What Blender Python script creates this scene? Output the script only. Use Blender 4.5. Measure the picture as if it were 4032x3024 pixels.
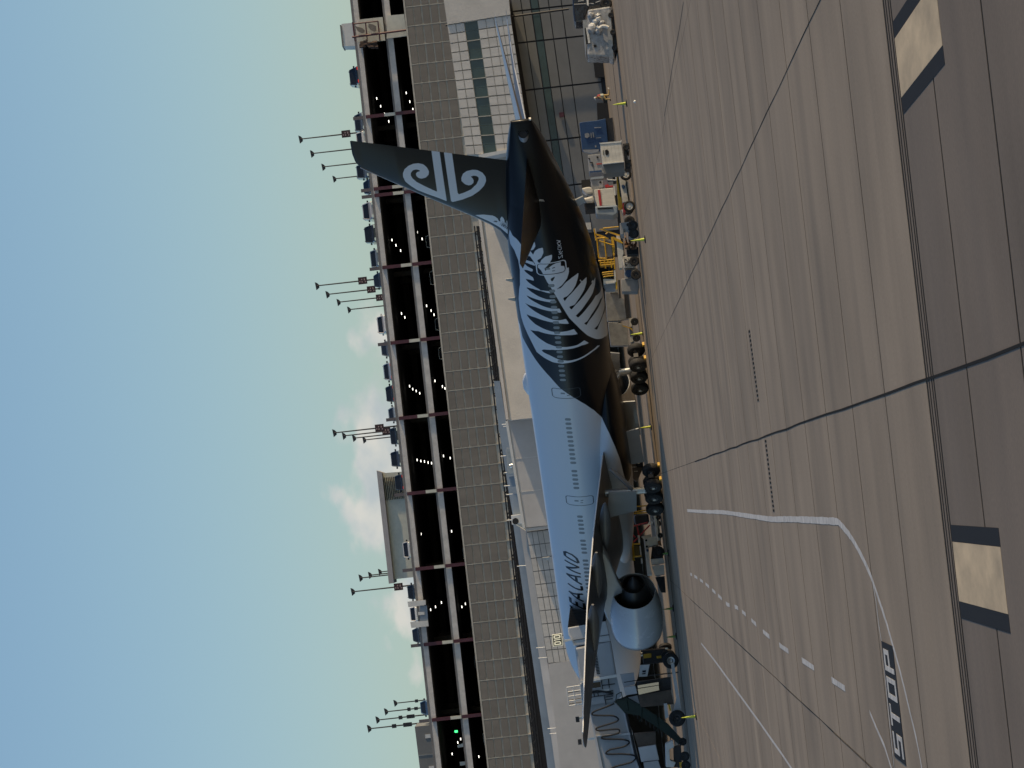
import bpy, math, random
import numpy as np
from mathutils import Vector, Matrix, Quaternion
random.seed(7); rng = np.random.default_rng(7)
scene = bpy.context.scene
for o in list(bpy.data.objects): bpy.data.objects.remove(o)
R = math.radians

# ---------------------------------------------------------------- camera
# phone telephoto held on its side: world up points to the left of the frame
FPX, YAW, ROLL, CAMH = 14000.0, R(2.0), R(6.35), 5.7
PITCH = math.atan(235*math.cos(ROLL)/FPX)
fw0 = Vector((math.sin(YAW), math.cos(YAW), 0)); XR = Vector((math.cos(YAW), -math.sin(YAW), 0)); ZU = Vector((0, 0, 1))
FW = fw0*math.cos(PITCH) + ZU*math.sin(PITCH)
UPC = -fw0*math.sin(PITCH) + ZU*math.cos(PITCH)
AR = XR*math.cos(ROLL) - UPC*math.sin(ROLL)          # "right" of the scene when stood upright
AU = XR*math.sin(ROLL) + UPC*math.cos(ROLL)          # "up" of the scene when stood upright
CAM = Vector((0, 0, CAMH))
cd = bpy.data.cameras.new('camera'); cam = bpy.data.objects.new('camera', cd)
scene.collection.objects.link(cam); scene.camera = cam
cd.sensor_fit = 'HORIZONTAL'; cd.sensor_width = 36.0; cd.lens = FPX*36.0/4032.0
cd.clip_start = 0.5; cd.clip_end = 20000
m = Matrix((-AU, AR, -FW)).transposed().to_4x4(); m.translation = CAM
cam.matrix_world = m
scene.render.resolution_x, scene.render.resolution_y = 1024, 768

def at(px, py, Y):
    """photo point (4032x3024) -> world point on the vertical plane y=Y"""
    d = FW + AR*((3024-py-1512)/FPX) - AU*((px-2016)/FPX)
    return CAM + d*(Y/d.y)
def gnd(px, py, z=0.0):
    d = FW + AR*((3024-py-1512)/FPX) - AU*((px-2016)/FPX)
    return CAM + d*((z-CAMH)/d.z)
def fr(x0, y0, w):
    k = w/2212.0
    return lambda *L: [(x0+k*a, y0+k*b) for a, b in L]

# ---------------------------------------------------------------- light
SUN_EL, SUN_AZ = R(14.0), R(97.0)                     # azimuth clockwise from +Y
sdir = Vector((math.sin(SUN_AZ)*math.cos(SUN_EL), math.cos(SUN_AZ)*math.cos(SUN_EL), math.sin(SUN_EL)))
sl = bpy.data.lights.new('sun', 'SUN'); sl.energy = 4.0; sl.angle = R(0.5); sl.color = (1.0, 0.76, 0.46)
so = bpy.data.objects.new('sun', sl); scene.collection.objects.link(so)
so.rotation_euler = sdir.to_track_quat('Z', 'Y').to_euler(); so.location = (200, -60, 120)
world = bpy.data.worlds.new('World'); scene.world = world; world.use_nodes = True
nt = world.node_tree; nt.nodes.clear()
def N(t, **kw):
    n = nt.nodes.new(t)
    for k, v in kw.items(): setattr(n, k, v)
    return n
def L(a, b): nt.links.new(a, b)
wo = N('ShaderNodeOutputWorld'); bg = N('ShaderNodeBackground'); bg.inputs['Strength'].default_value = 0.15
sky = N('ShaderNodeTexSky'); sky.sky_type = 'NISHITA'; sky.sun_disc = False
sky.sun_elevation = SUN_EL; sky.sun_rotation = SUN_AZ; sky.altitude = 30; sky.air_density = 0.95; sky.dust_density = 0.7; sky.ozone_density = 2.7
tc = N('ShaderNodeTexCoord'); sep = N('ShaderNodeSeparateXYZ'); L(tc.outputs['Generated'], sep.inputs[0])
# cumulus bank low over the horizon, all the way round
mp = N('ShaderNodeMapping'); mp.inputs['Scale'].default_value = (1, 1, 1.5); mp.inputs['Location'].default_value = (0.137, 0.0, 0.06)
L(tc.outputs['Generated'], mp.inputs[0])
n1 = N('ShaderNodeTexNoise'); n1.inputs['Scale'].default_value = 46; n1.inputs['Detail'].default_value = 7; n1.inputs['Roughness'].default_value = 0.48
L(mp.outputs[0], n1.inputs['Vector'])
band = N('ShaderNodeMapRange'); band.inputs['From Min'].default_value = 0.052; band.inputs['From Max'].default_value = 0.084
band.inputs['To Min'].default_value = 0.15; band.inputs['To Max'].default_value = -0.34
L(sep.outputs['Z'], band.inputs['Value'])
az = N('ShaderNodeMath', operation='ARCTAN2'); L(sep.outputs['X'], az.inputs[0]); L(sep.outputs['Y'], az.inputs[1])
az2 = N('ShaderNodeMath', operation='MULTIPLY_ADD'); az2.inputs[1].default_value = 17.0; az2.inputs[2].default_value = -17.0*0.012; L(az.outputs[0], az2.inputs[0])
azc = N('ShaderNodeMath', operation='COSINE'); L(az2.outputs[0], azc.inputs[0])        # banks of cloud every 21 degrees round the horizon
lo = N('ShaderNodeMath', operation='MULTIPLY_ADD'); lo.inputs[1].default_value = 0.55; lo.inputs[2].default_value = -0.52; L(azc.outputs[0], lo.inputs[0])
a1 = N('ShaderNodeMath', operation='ADD'); L(n1.outputs['Fac'], a1.inputs[0]); L(band.outputs[0], a1.inputs[1])
a2 = N('ShaderNodeMath', operation='ADD'); L(a1.outputs[0], a2.inputs[0]); L(lo.outputs[0], a2.inputs[1])
cm = N('ShaderNodeMapRange'); cm.interpolation_type = 'SMOOTHSTEP'; cm.inputs['From Min'].default_value = 0.44; cm.inputs['From Max'].default_value = 0.60; cm.inputs['To Max'].default_value = 0.72
L(a2.outputs[0], cm.inputs['Value'])
# cloud tone: cream where thick towards the top, grey blue low down
n3 = N('ShaderNodeTexNoise'); n3.inputs['Scale'].default_value = 60; n3.inputs['Detail'].default_value = 4; L(mp.outputs[0], n3.inputs['Vector'])
ct = N('ShaderNodeMapRange'); ct.inputs['From Min'].default_value = 0.40; ct.inputs['From Max'].default_value = 0.64; L(n3.outputs['Fac'], ct.inputs['Value'])
cc = N('ShaderNodeMix'); cc.data_type = 'RGBA'; cc.inputs['A'].default_value = (3.3, 3.5, 3.75, 1); cc.inputs['B'].default_value = (5.0, 4.65, 4.3, 1)
L(ct.outputs[0], cc.inputs['Factor'])
mx = N('ShaderNodeMix'); mx.data_type = 'RGBA'; L(cm.outputs[0], mx.inputs['Factor']); L(sky.outputs[0], mx.inputs['A']); L(cc.outputs['Result'], mx.inputs['B'])
L(mx.outputs['Result'], bg.inputs['Color']); L(bg.outputs[0], wo.inputs['Surface'])
scene.view_settings.view_transform = 'Standard'; scene.view_settings.look = 'None'
scene.view_settings.gamma = 1.0; scene.view_settings.exposure = 0.0; scene.view_settings.use_curve_mapping = False
scene.render.engine = 'CYCLES'

# ---------------------------------------------------------------- materials
MATS = {}
def mat(name, col, rough=0.6, metal=0.0, var=0.0, vscale=1.0, coat=0.0, emit=None, estr=0.0, bump=0.0, bscale=8.0, spec=0.5, streak=None, rnd=0.0):
    if name in MATS: return MATS[name]
    M = bpy.data.materials.new(name); M.use_nodes = True; t = M.node_tree; b = t.nodes['Principled BSDF']
    b.inputs['Base Color'].default_value = (*col, 1); b.inputs['Roughness'].default_value = rough; b.inputs['Metallic'].default_value = metal
    b.inputs['Specular IOR Level'].default_value = spec
    if coat: b.inputs['Coat Weight'].default_value = coat; b.inputs['Coat Roughness'].default_value = 0.06
    if emit: b.inputs['Emission Color'].default_value = (*emit, 1); b.inputs['Emission Strength'].default_value = estr
    last = None
    if var or streak or rnd:
        g = t.nodes.new('ShaderNodeNewGeometry'); mpn = t.nodes.new('ShaderNodeMapping')
        t.links.new(g.outputs['Position'], mpn.inputs[0])
        if streak: mpn.inputs['Scale'].default_value = streak
        nz = t.nodes.new('ShaderNodeTexNoise'); nz.inputs['Scale'].default_value = vscale; nz.inputs['Detail'].default_value = 6; nz.inputs['Roughness'].default_value = 0.62
        t.links.new(mpn.outputs[0], nz.inputs['Vector'])
        mr = t.nodes.new('ShaderNodeMapRange'); mr.inputs['From Min'].default_value = 0.28; mr.inputs['From Max'].default_value = 0.72
        mr.inputs['To Min'].default_value = 1-var; mr.inputs['To Max'].default_value = 1+var*0.6
        t.links.new(nz.outputs['Fac'], mr.inputs['Value'])
        fac = mr.outputs[0]
        if rnd:
            oi = t.nodes.new('ShaderNodeObjectInfo'); r2 = t.nodes.new('ShaderNodeMapRange')
            r2.inputs['To Min'].default_value = 1-rnd; r2.inputs['To Max'].default_value = 1+rnd; t.links.new(oi.outputs['Random'], r2.inputs['Value'])
            mu = t.nodes.new('ShaderNodeMath'); mu.operation = 'MULTIPLY'; t.links.new(fac, mu.inputs[0]); t.links.new(r2.outputs[0], mu.inputs[1]); fac = mu.outputs[0]
        mm = t.nodes.new('ShaderNodeVectorMath'); mm.operation = 'SCALE'; mm.inputs[0].default_value = col
        t.links.new(fac, mm.inputs['Scale']); t.links.new(mm.outputs[0], b.inputs['Base Color'])
        rr = t.nodes.new('ShaderNodeMapRange'); rr.inputs['To Min'].default_value = max(0.03, rough-0.12); rr.inputs['To Max'].default_value = min(1, rough+0.12)
        t.links.new(nz.outputs['Fac'], rr.inputs['Value']); t.links.new(rr.outputs[0], b.inputs['Roughness'])
    if bump:
        nb = t.nodes.new('ShaderNodeTexNoise'); nb.inputs['Scale'].default_value = bscale; nb.inputs['Detail'].default_value = 5
        g2 = t.nodes.new('ShaderNodeNewGeometry'); t.links.new(g2.outputs['Position'], nb.inputs['Vector'])
        bp = t.nodes.new('ShaderNodeBump'); bp.inputs['Strength'].default_value = bump; bp.inputs['Distance'].default_value = 0.05
        t.links.new(nb.outputs['Fac'], bp.inputs['Height']); t.links.new(bp.outputs[0], b.inputs['Normal'])
    MATS[name] = M; return M

def concrete_mat(name, col, rnd):
    """apron concrete: fine grain, long stains along the traffic direction (x), rubber and oil marks"""
    M = mat(name, col, 0.85, var=0.18, vscale=1.0, streak=(0.035, 0.30, 1), rnd=rnd, spec=0.25)
    t = M.node_tree; b = t.nodes['Principled BSDF']; src = b.inputs['Base Color'].links[0].from_socket
    g = t.nodes.new('ShaderNodeNewGeometry')
    def noise(scale, sc, det, lo, hi, a, c):
        mp = t.nodes.new('ShaderNodeMapping'); mp.inputs['Scale'].default_value = sc; t.links.new(g.outputs['Position'], mp.inputs[0])
        nz = t.nodes.new('ShaderNodeTexNoise'); nz.inputs['Scale'].default_value = scale; nz.inputs['Detail'].default_value = det; t.links.new(mp.outputs[0], nz.inputs['Vector'])
        r = t.nodes.new('ShaderNodeMapRange'); r.inputs['From Min'].default_value = lo; r.inputs['From Max'].default_value = hi
        r.inputs['To Min'].default_value = a; r.inputs['To Max'].default_value = c; t.links.new(nz.outputs['Fac'], r.inputs['Value']); return r.outputs[0]
    f1 = noise(0.5, (0.05, 0.9, 1), 3, 0.35, 0.65, 0.93, 1.05)
    f2 = noise(14, (1, 1, 1), 3, 0.3, 0.7, 0.9, 1.08)
    f3 = noise(0.18, (1, 1, 1), 4, 0.42, 0.75, 1.06, 0.80)
    for f in (f1, f2, f3):
        s = t.nodes.new('ShaderNodeVectorMath'); s.operation = 'SCALE'; t.links.new(src, s.inputs[0]); t.links.new(f, s.inputs['Scale']); src = s.outputs[0]
    t.links.new(src, b.inputs['Base Color'])
    return M

CONC = concrete_mat('apron_concrete', (0.300, 0.238, 0.170), 0.05)
DARKP = concrete_mat('taxiway_pavement', (0.20, 0.158, 0.118), 0.05)
SEAL = mat('joint_sealant', (0.020, 0.018, 0.016), 0.9, spec=0.08)
WPAINT = mat('worn_white_paint', (0.55, 0.53, 0.49), 0.8, var=0.35, vscale=2.2, bump=0.1)
TANP = mat('tan_paint', (0.60, 0.46, 0.28), 0.8, var=0.3, vscale=1.6, streak=(1, .35, 1))
BLKP = mat('black_paint', (0.022, 0.023, 0.026), 0.85, var=0.25, vscale=4, spec=0.12)
BLACK = mat('black_rubber', (0.012, 0.012, 0.013), 0.75, var=0.2, vscale=5)
STEELD = mat('dark_steel', (0.035, 0.035, 0.038), 0.55, metal=0.3, var=0.25, vscale=3)
STEEL = mat('bare_steel', (0.42, 0.42, 0.42), 0.35, metal=0.8, var=0.2, vscale=3)
CHROME = mat('chrome', (0.75, 0.74, 0.72), 0.14, metal=1.0)
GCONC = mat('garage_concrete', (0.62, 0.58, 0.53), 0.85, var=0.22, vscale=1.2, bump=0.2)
GDARK = mat('garage_shaded_concrete', (0.045, 0.043, 0.042), 0.9, var=0.3, vscale=.7)  # interior concrete with the deep shade of the decks put into its colour
MAROON = mat('maroon_paint', (0.085, 0.022, 0.032), 0.5, var=0.25, vscale=2)
CREAMP = mat('cream_paint', (0.62, 0.60, 0.50), 0.6, var=0.12, vscale=2)
PANEL = mat('grey_precast_panel', (0.21, 0.188, 0.160), 0.8, var=0.16, vscale=1.3, streak=(1, 1, .25), rnd=0.06)
PANELF = mat('panel_frame', (0.50, 0.465, 0.39), 0.7, var=0.25, vscale=2.0)
STUCCO = mat('cream_stucco', (0.60, 0.565, 0.51), 0.85, var=0.12, vscale=.6, bump=0.3, bscale=6.0)
GREYW = mat('pale_grey_cladding', (0.54, 0.515, 0.485), 0.7, var=0.12, vscale=.5)
GREYD = mat('slate_grey_cladding', (0.185, 0.185, 0.178), 0.6, var=0.15, vscale=.5, rnd=0.05)
BLUEG = mat('blue_grey_flashing', (0.26, 0.31, 0.36), 0.5, var=0.15, vscale=.6)
GLAZ = mat('teal_glazing', (0.05, 0.085, 0.09), 0.12, var=0.3, vscale=.5)
ROOFBLK = mat('black_steel_and_shade', (0.012, 0.013, 0.015), 0.8)  # black of truss chords and dock openings, also painted shade in the roof gap
WHITEM = mat('white_metal', (0.66, 0.65, 0.61), 0.45, var=0.12, vscale=1.5)
YEL = mat('yellow_paint', (0.62, 0.36, 0.02), 0.45, var=0.2, vscale=2)
REDP = mat('red_paint', (0.42, 0.03, 0.035), 0.45, var=0.2, vscale=2)
LAMP = mat('lamp_glow', (1, 1, 1), 0.5, emit=(1.0, 0.95, 0.84), estr=3.0)
GRNLAMP = mat('green_glow', (0.1, 0.6, 0.2), 0.5, emit=(0.05, 0.8, 0.2), estr=3.0)

# ---------------------------------------------------------------- mesh helpers
ORG = {}
class MB:
    def __init__(s): s.v = []; s.f = []
    def add(s, V, F):
        n = len(s.v); s.v += [tuple(p) for p in V]; s.f += [tuple(i+n for i in q) for q in F]; return s
    def box(s, c, d, rz=0.0):
        x, y, z = d[0]/2, d[1]/2, d[2]/2; cs, sn = math.cos(rz), math.sin(rz); V = []
        for k in (-z, z):
            for (a, b) in ((-x, -y), (x, -y), (x, y), (-x, y)): V.append((c[0]+a*cs-b*sn, c[1]+a*sn+b*cs, c[2]+k))
        return s.add(V, [(3, 2, 1, 0), (4, 5, 6, 7), (0, 1, 5, 4), (1, 2, 6, 5), (2, 3, 7, 6), (3, 0, 4, 7)])
    def mm(s, a, b): return s.box([(a[i]+b[i])/2 for i in range(3)], [abs(b[i]-a[i]) for i in range(3)])
    def prism(s, P, e):
        P = [Vector(p) for p in P]; e = Vector(e); n = len(P)
        nn = Vector((0, 0, 0))
        for i in range(n): nn += P[i].cross(P[(i+1) % n])
        if nn.dot(e) > 0: P.reverse()
        return s.add(P+[p+e for p in P], [tuple(range(n)), tuple(range(2*n-1, n-1, -1))]+[(i, i+n, (i+1) % n+n, (i+1) % n) for i in range(n)])
    def cyl(s, a, b, r, r2=None, n=12, cap=True):
        a, b = Vector(a), Vector(b); r2 = r if r2 is None else r2; d = (b-a).normalized()
        u = d.orthogonal().normalized(); w = d.cross(u); V = []
        for p, q in ((a, r), (b, r2)):
            for i in range(n):
                t = 2*math.pi*i/n; V.append(p+u*q*math.cos(t)+w*q*math.sin(t))
        F = [(i, (i+1) % n, n+(i+1) % n, n+i) for i in range(n)]
        if cap: F += [tuple(range(n-1, -1, -1)), tuple(range(n, 2*n))]
        return s.add(V, F)
    def tube(s, P, r, n=6):
        for i in range(len(P)-1): s.cyl(P[i], P[i+1], r, n=n)
        return s
    def rings(s, Rg, closed=True, cap=True):
        n = len(Rg[0]); V = [p for r in Rg for p in r]; F = []
        for i in range(len(Rg)-1):
            for j in range(n if closed else n-1): F.append((i*n+j, i*n+(j+1) % n, (i+1)*n+(j+1) % n, (i+1)*n+j))
        if cap: F += [tuple(range(n-1, -1, -1)), tuple(range((len(Rg)-1)*n, len(Rg)*n))]
        return s.add(V, F)
    def lathe(s, prof, c, axis, n=40, cap=False):
        axis = Vector(axis).normalized(); u = Vector((0, 0, 1)) if abs(axis.z) < .9 else Vector((1, 0, 0)); u = (u-axis*u.dot(axis)).normalized(); w = axis.cross(u); c = Vector(c)
        return s.rings([[c+axis*x+(u*math.cos(2*math.pi*i/n)+w*math.sin(2*math.pi*i/n))*r for i in range(n)] for x, r in prof], cap=cap)
    def build(s, name, m, parent=None, smooth=False, world=True, loc=None, bevel=0.0, label=None):
        me = bpy.data.meshes.new(name)
        org = Vector((0, 0, 0))
        if parent is not None and world: org = ORG.get(parent.name, Vector((0, 0, 0)))
        if parent is None and loc is not None: org = Vector(loc)
        V = [(p[0]-org[0], p[1]-org[1], p[2]-org[2]) for p in s.v]
        me.from_pydata(V, [], s.f); me.materials.append(m)
        if smooth: me.polygons.foreach_set('use_smooth', [True]*len(me.polygons))
        me.update()
        o = bpy.data.objects.new(name, me); scene.collection.objects.link(o)
        if parent is not None: o.parent = parent; ORG[o.name] = org
        else: o.location = org; ORG[o.name] = org
        if smooth: 
            try: me.set_sharp_from_angle(angle=R(40))
            except Exception: pass
        if bevel:
            b = o.modifiers.new('bevel', 'BEVEL'); b.width = bevel; b.segments = 2; b.limit_method = 'ANGLE'
        if label: o['label'] = label
        return o
def tag(o, label, cat, group=None, kind=None):
    if label: o['label'] = label
    if cat: o['category'] = cat
    if group: o['group'] = group
    if kind: o['kind'] = kind
    return o
def thing(name, label, cat, loc=(0, 0, 0), rz=0.0, group=None, local=False):
    o = bpy.data.objects.new(name, None); scene.collection.objects.link(o)
    o.location = loc; o.rotation_euler = (0, 0, rz); o.empty_display_size = 0.3
    ORG[o.name] = Vector((0, 0, 0)) if local else Vector(loc)
    return tag(o, label, cat, group)
def struct(o): o['kind'] = 'structure'; return o
def copy_tree(o, parent=None):
    c = o.copy(); scene.collection.objects.link(c); c.parent = parent
    ORG[c.name] = ORG.get(o.name, Vector((0, 0, 0)))
    for ch in list(o.children): copy_tree(ch, c)
    return c
def pp(P, Y, depth):
    """prism from photo points on the plane y=Y, going back by depth"""
    Ys = Y if isinstance(Y, (list, tuple)) else [Y]*len(P)
    return MB().prism([at(a, b, y) for (a, b), y in zip(P, Ys)], (0, depth, 0))
def lerp(a, b, t): return (a[0]+(b[0]-a[0])*t, a[1]+(b[1]-a[1])*t)
def dup_mesh(o, parent, off, name=None):
    c = o.copy(); scene.collection.objects.link(c); c.parent = parent; c.location = off
    if name: c.name = name
    return c
# ================================================================ ground
g = MB().add([(-6000, -3000, -0.03), (6000, -3000, -0.03), (6000, 9000, -0.03), (-6000, 9000, -0.03)], [(0, 1, 2, 3)]).build('ground', CONC); struct(g)
sealant = MB().mm((-44, 30, -0.025), (48, 266, -0.007)).build('joint_sealant', SEAL, g)
GX, GS = 1.35, 7.95
ylines = [33.0, 38.9, 45.1, 51.5, 56.35, 57.55] + [57.55+GS*k for k in range(1, 27)]
slabs = {}
for r in range(len(ylines)-1):
    y0, y1 = ylines[r], ylines[r+1]; hy = y1-y0
    if hy < 2: continue
    for c in range(-7, 8):
        x0 = GX+c*GS
        if min(abs(x0-0.035*y0), abs(x0+GS-0.035*y0)) > 0.112*y1+GS: continue
        key = (round(hy, 2), y1 < 57)
        gx, gy = 0.025, 0.16
        if key not in slabs:
            s = MB().mm((-GS/2+gx/2, -hy/2+gy/2, -0.2), (GS/2-gx/2, hy/2-gy/2, 0)).build('concrete_slab', DARKP if y1 < 57 else CONC, g)
            slabs[key] = s; s.location = (x0+GS/2, (y0+y1)/2, 0)
        else: dup_mesh(slabs[key], g, (x0+GS/2, (y0+y1)/2, 0))
# slot drain between the two pavements
for yy, w in ((56.55, .10), (56.92, .22), (57.3, .12)):
    MB().mm((-14, yy-w/2, -0.2), (18, yy+w/2, -0.001)).build('drain_kerb', DARKP, g)
# painted rectangles with black edges
for k, x in enumerate((-1.75, 6.27)):
    MB().mm((x-.47, 49.85, .001), (x+.47, 56.3, .005)).build('painted_block', TANP, g)
    for sx in (-1, 1): MB().mm((x+sx*.475, 49.8, .001), (x+sx*.74, 56.3, .004)).build('painted_border', BLKP, g)
def ribbon(P, w, name, m, z=0.005, closed=False):
    V, F = [], []
    P = [Vector((p[0], p[1], 0)) for p in P]
    for i, p in enumerate(P):
        d = (P[min(i+1, len(P)-1)]-P[max(i-1, 0)]).normalized(); n = Vector((-d.y, d.x, 0)); ww = w*(1+random.uniform(-.12, .12))
        V += [p+n*ww/2+ZU*z, p-n*ww/2+ZU*z]
    for i in range(len(P)-1): F.append((2*i, 2*i+1, 2*i+3, 2*i+2))
    return MB().add(V, F).build(name, m, g)
F6, F7 = fr(2400, 1200, 1632), fr(2400, 2024, 1632)
def sm2(P, it=3):
    for _ in range(it):
        Q = [P[0]]
        for a, b in zip(P[:-1], P[1:]): Q += [lerp(a, b, .25), lerp(a, b, .75)]
        P = Q+[P[-1]]
    return P
ribbon([gnd(*p) for p in sm2(F6((415, 1098), (520, 1105), (600, 1105), (700, 1120), (800, 1135), (870, 1146), (950, 1143), (1050, 1147), (1150, 1152), (1215, 1156))+F7((1222, 42), (1250, 72), (1290, 122), (1330, 190), (1370, 270), (1400, 340), (1420, 400), (1450, 490), (1480, 580), (1510, 690), (1545, 810), (1580, 950), (1610, 1080), (1640, 1200), (1668, 1355), (1690, 1500)))], .17, 'painted_line', WPAINT)
ribbon([gnd(*p) for p in F7((1403, 350), (1425, 470), (1440, 600), (1455, 690), (1470, 840), (1490, 1050), (1510, 1250), (1525, 1400))], .12, 'painted_line', WPAINT, .0065)
ribbon([gnd(*p) for p in F7((1390, 1055), (1430, 1150), (1470, 1240), (1520, 1400))], .12, 'painted_line', WPAINT, .008)
ribbon([gnd(*p) for p in F7((490, 690), (560, 780), (640, 890), (720, 1000), (800, 1110), (870, 1210), (920, 1280), (1000, 1400))], .13, 'painted_line', WPAINT)
dl = F7((432, 320), (460, 335), (490, 355), (520, 378), (557, 412), (587, 440), (630, 483), (678, 497), (715, 525), (768, 575), (832, 637), (925, 712), (1052, 795), (1218, 905))
for i, p in enumerate(dl):
    q = dl[min(i+1, len(dl)-1)] if i < len(dl)-1 else (2*p[0]-dl[i-1][0], 2*p[1]-dl[i-1][1]); o = dl[max(i-1, 0)]
    h = .24 if i > 5 else .3
    a = lerp(p, q, h); b = lerp(p, o, h*0.8)
    ribbon([gnd(*b), gnd(*p), gnd(*a)], .16, 'painted_dash', WPAINT)
# STOP legend
SX0, SX1, SY0, SY1 = -5.86, -3.5, 70.1, 72.75
MB().mm((SX0, SY0, .001), (SX1, SY1, .009)).build('stop_panel', BLKP, g, label='black painted panel carrying the word STOP on the concrete')
LET = {'S': [((0, .86), (1, 1)), ((0, .5), (.24, .9)), ((0, .43), (1, .57)), ((.76, .1), (1, .5)), ((0, 0), (1, .14))],
       'T': [((0, .86), (1, 1)), ((.38, 0), (.62, .9))],
       'O': [((0, .86), (1, 1)), ((0, 0), (1, .14)), ((0, .1), (.24, .9)), ((.76, .1), (1, .9))],
       'P': [((0, .86), (1, 1)), ((0, 0), (.24, .9)), ((.76, .48), (1, .9)), ((0, .42), (1, .56))]}
for i, ch in enumerate('STOP'):
    x = SX0+.10+i*.56; mb = MB(); zz = .013
    for k, ((a, b), (c, d)) in enumerate(LET[ch]): mb.mm((x+a*.44, SY0+.28+b*2.1, .009), (x+c*.44, SY0+.28+d*2.1, zz+.0007*k))
    mb.build('stop_letter', WPAINT, g)
# stitched crack repairs
for A, B in ((F6((745, 130))[0], F6((795, 520))[0]), (F6((832, 715))[0], F6((878, 1110))[0])):
    a, b = gnd(*A), gnd(*B); mb = MB(); n = 16; d = (b-a)
    for i in range(n):
        c = a+d*((i+.5)/n); mb.mm((c.x-.035, c.y-.40, .001), (c.x+.035, c.y+.40, .006))
    mb.build('crack_stitches', SEAL, g)
    for s in (-1, 1): ribbon([a+Vector((0, s*.4, 0)), a+d*.5+Vector((0, s*.38, 0)), b+Vector((0, s*.4, 0))], .06, 'crack_edge', SEAL, .0075)
# crack wandering over two slabs
F5 = fr(2400, 0, 1632)
ribbon([gnd(*p) for p in F5((395, 10), (370, 170), (352, 260), (340, 330), (310, 520), (293, 620), (300, 700))], .05, 'surface_crack', SEAL)
# tar sealed joint lines that catch the eye
for x, y0, y1, w in ((GX, 38, 178, .05), (GX+GS, 60, 190, .028), (GX-GS, 75, 215, .022)):
    P = [Vector((x+random.uniform(-.02, .02), y0+(y1-y0)*i/26, 0)) for i in range(27)]
    ribbon(P, w, 'tarred_joint', SEAL, .0055)

# ================================================================ parking garage
GY = 360.0
ZP, ZB1, ZB2t, ZB2, ZPAN, ZPANB = 23.8, 23.05, 20.6, 19.85, 18.35, 13.9
XL, XRt = -62.0, 66.0
gar = thing('parking_garage', 'long open parking garage with pale concrete beams behind the terminal', 'garage', (0, GY, 0))
ga = lambda: MB()
MB().mm((XL, GY, ZB1), (XRt, GY+.35, ZP-.22)).build('parapet_beam', GCONC, gar)
MB().mm((XL, GY-.03, ZP-.218), (XRt, GY+.4, ZP)).build('parapet_cap', mat('dark_cap', (.20, .19, .185), .85, var=.3, vscale=1.5), gar)  # cap and beam lip share a darker grey than the beams
MB().mm((XL, GY+.02, ZB2), (XRt, GY+.35, ZB2t-.16)).build('floor_beam', GCONC, gar)
MB().mm((XL, GY-.02, ZB2t-.158), (XRt, GY+.4, ZB2t)).build('beam_lip', MATS['dark_cap'], gar)
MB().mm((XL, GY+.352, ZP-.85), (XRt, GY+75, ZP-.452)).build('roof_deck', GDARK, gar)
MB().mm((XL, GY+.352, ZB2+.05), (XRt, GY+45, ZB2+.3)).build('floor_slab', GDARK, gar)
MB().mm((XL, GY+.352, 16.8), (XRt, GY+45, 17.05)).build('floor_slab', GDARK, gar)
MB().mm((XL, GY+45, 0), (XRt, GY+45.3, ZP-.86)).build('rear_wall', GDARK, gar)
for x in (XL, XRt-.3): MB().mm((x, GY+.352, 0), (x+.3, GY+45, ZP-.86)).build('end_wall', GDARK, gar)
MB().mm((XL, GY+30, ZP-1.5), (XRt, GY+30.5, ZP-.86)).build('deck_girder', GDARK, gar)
for k in range(9):
    c = at(1460, 459+300.3*k, GY); x = c.x
    for w, nm in (((0,), 'n'),) if k != 1 else (((-.33, .33), 'd'),):
        for dx in w:
            MB().mm((x+dx-.17, GY-.2, 21.6), (x+dx+.17, GY-.04, ZP-.3)).build('facade_post', MAROON, gar)
            MB().mm((x+dx-.16, GY-.19, 20.5), (x+dx+.16, GY-.04, 21.6)).build('facade_post', CREAMP, gar)
            MB().mm((x+dx-.17, GY-.2, ZPAN-.2), (x+dx+.17, GY-.04, 20.42)).build('facade_post', MAROON, gar)
            MB().mm((x+dx-.17, GY-.02, ZP-.2), (x+dx+.15, GY+.3, ZP+1.0)).build('stub_post', mat('stub_grey', (.13, .115, .12), .7, var=.2), gar)
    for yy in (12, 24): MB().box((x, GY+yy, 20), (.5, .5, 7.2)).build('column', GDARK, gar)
# interior lamps
lamps = []
f = fr(1350, 250, 400); lamps += f((597, 530), (737, 760), (823, 930), (910, 1100), (1000, 1260), (1257, 430), (1380, 640), (1457, 830), (1525, 995))
f = fr(1380, 700, 400); lamps += f((780, 1220), (903, 1355), (990, 1470), (1092, 1585), (1455, 1185), (1560, 1330))
f = fr(1100, 1100, 800); lamps += f((1268, 325), (1330, 372), (1366, 415), (1358, 1133), (1418, 1163), (1452, 1195), (1490, 1215), (1528, 1240), (1603, 288), (1652, 340), (1684, 385), (1694, 1105), (1775, 1165), (1803, 1187))
f = fr(1100, 1600, 800); lamps += f((1447, 570), (1500, 583), (1540, 595), (1580, 600), (1620, 612), (1657, 618), (1543, 1390), (1787, 540), (1860, 563), (1875, 1360))
f = fr(1550, 2300, 400); lamps += f((1040, 400), (912, 495), (805, 558), (1660, 350), (1562, 430), (1485, 495))
f = fr(1600, 2724, 400); lamps += f((1248, 918), (1182, 1028), (1120, 1105), (998, 1352), (1578, 1410))
f = fr(1300, 0, 400); lamps += f((688, 300), (1350, 195))
lm = None
for i, p in enumerate(lamps):
    c = at(p[0], p[1], GY+9)
    if lm is None: lm = MB().box((0, 0, 0), (.24, .12, .07)).build('ceiling_lamp', LAMP, gar, world=False); lm.location = c-Vector((0, GY, 0))
    else: dup_mesh(lm, gar, c-Vector((0, GY, 0)))
c = at(1796, 2880, GY+6); MB().box(c, (.22, .1, .3)).build('exit_lamp', GRNLAMP, gar)
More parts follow.
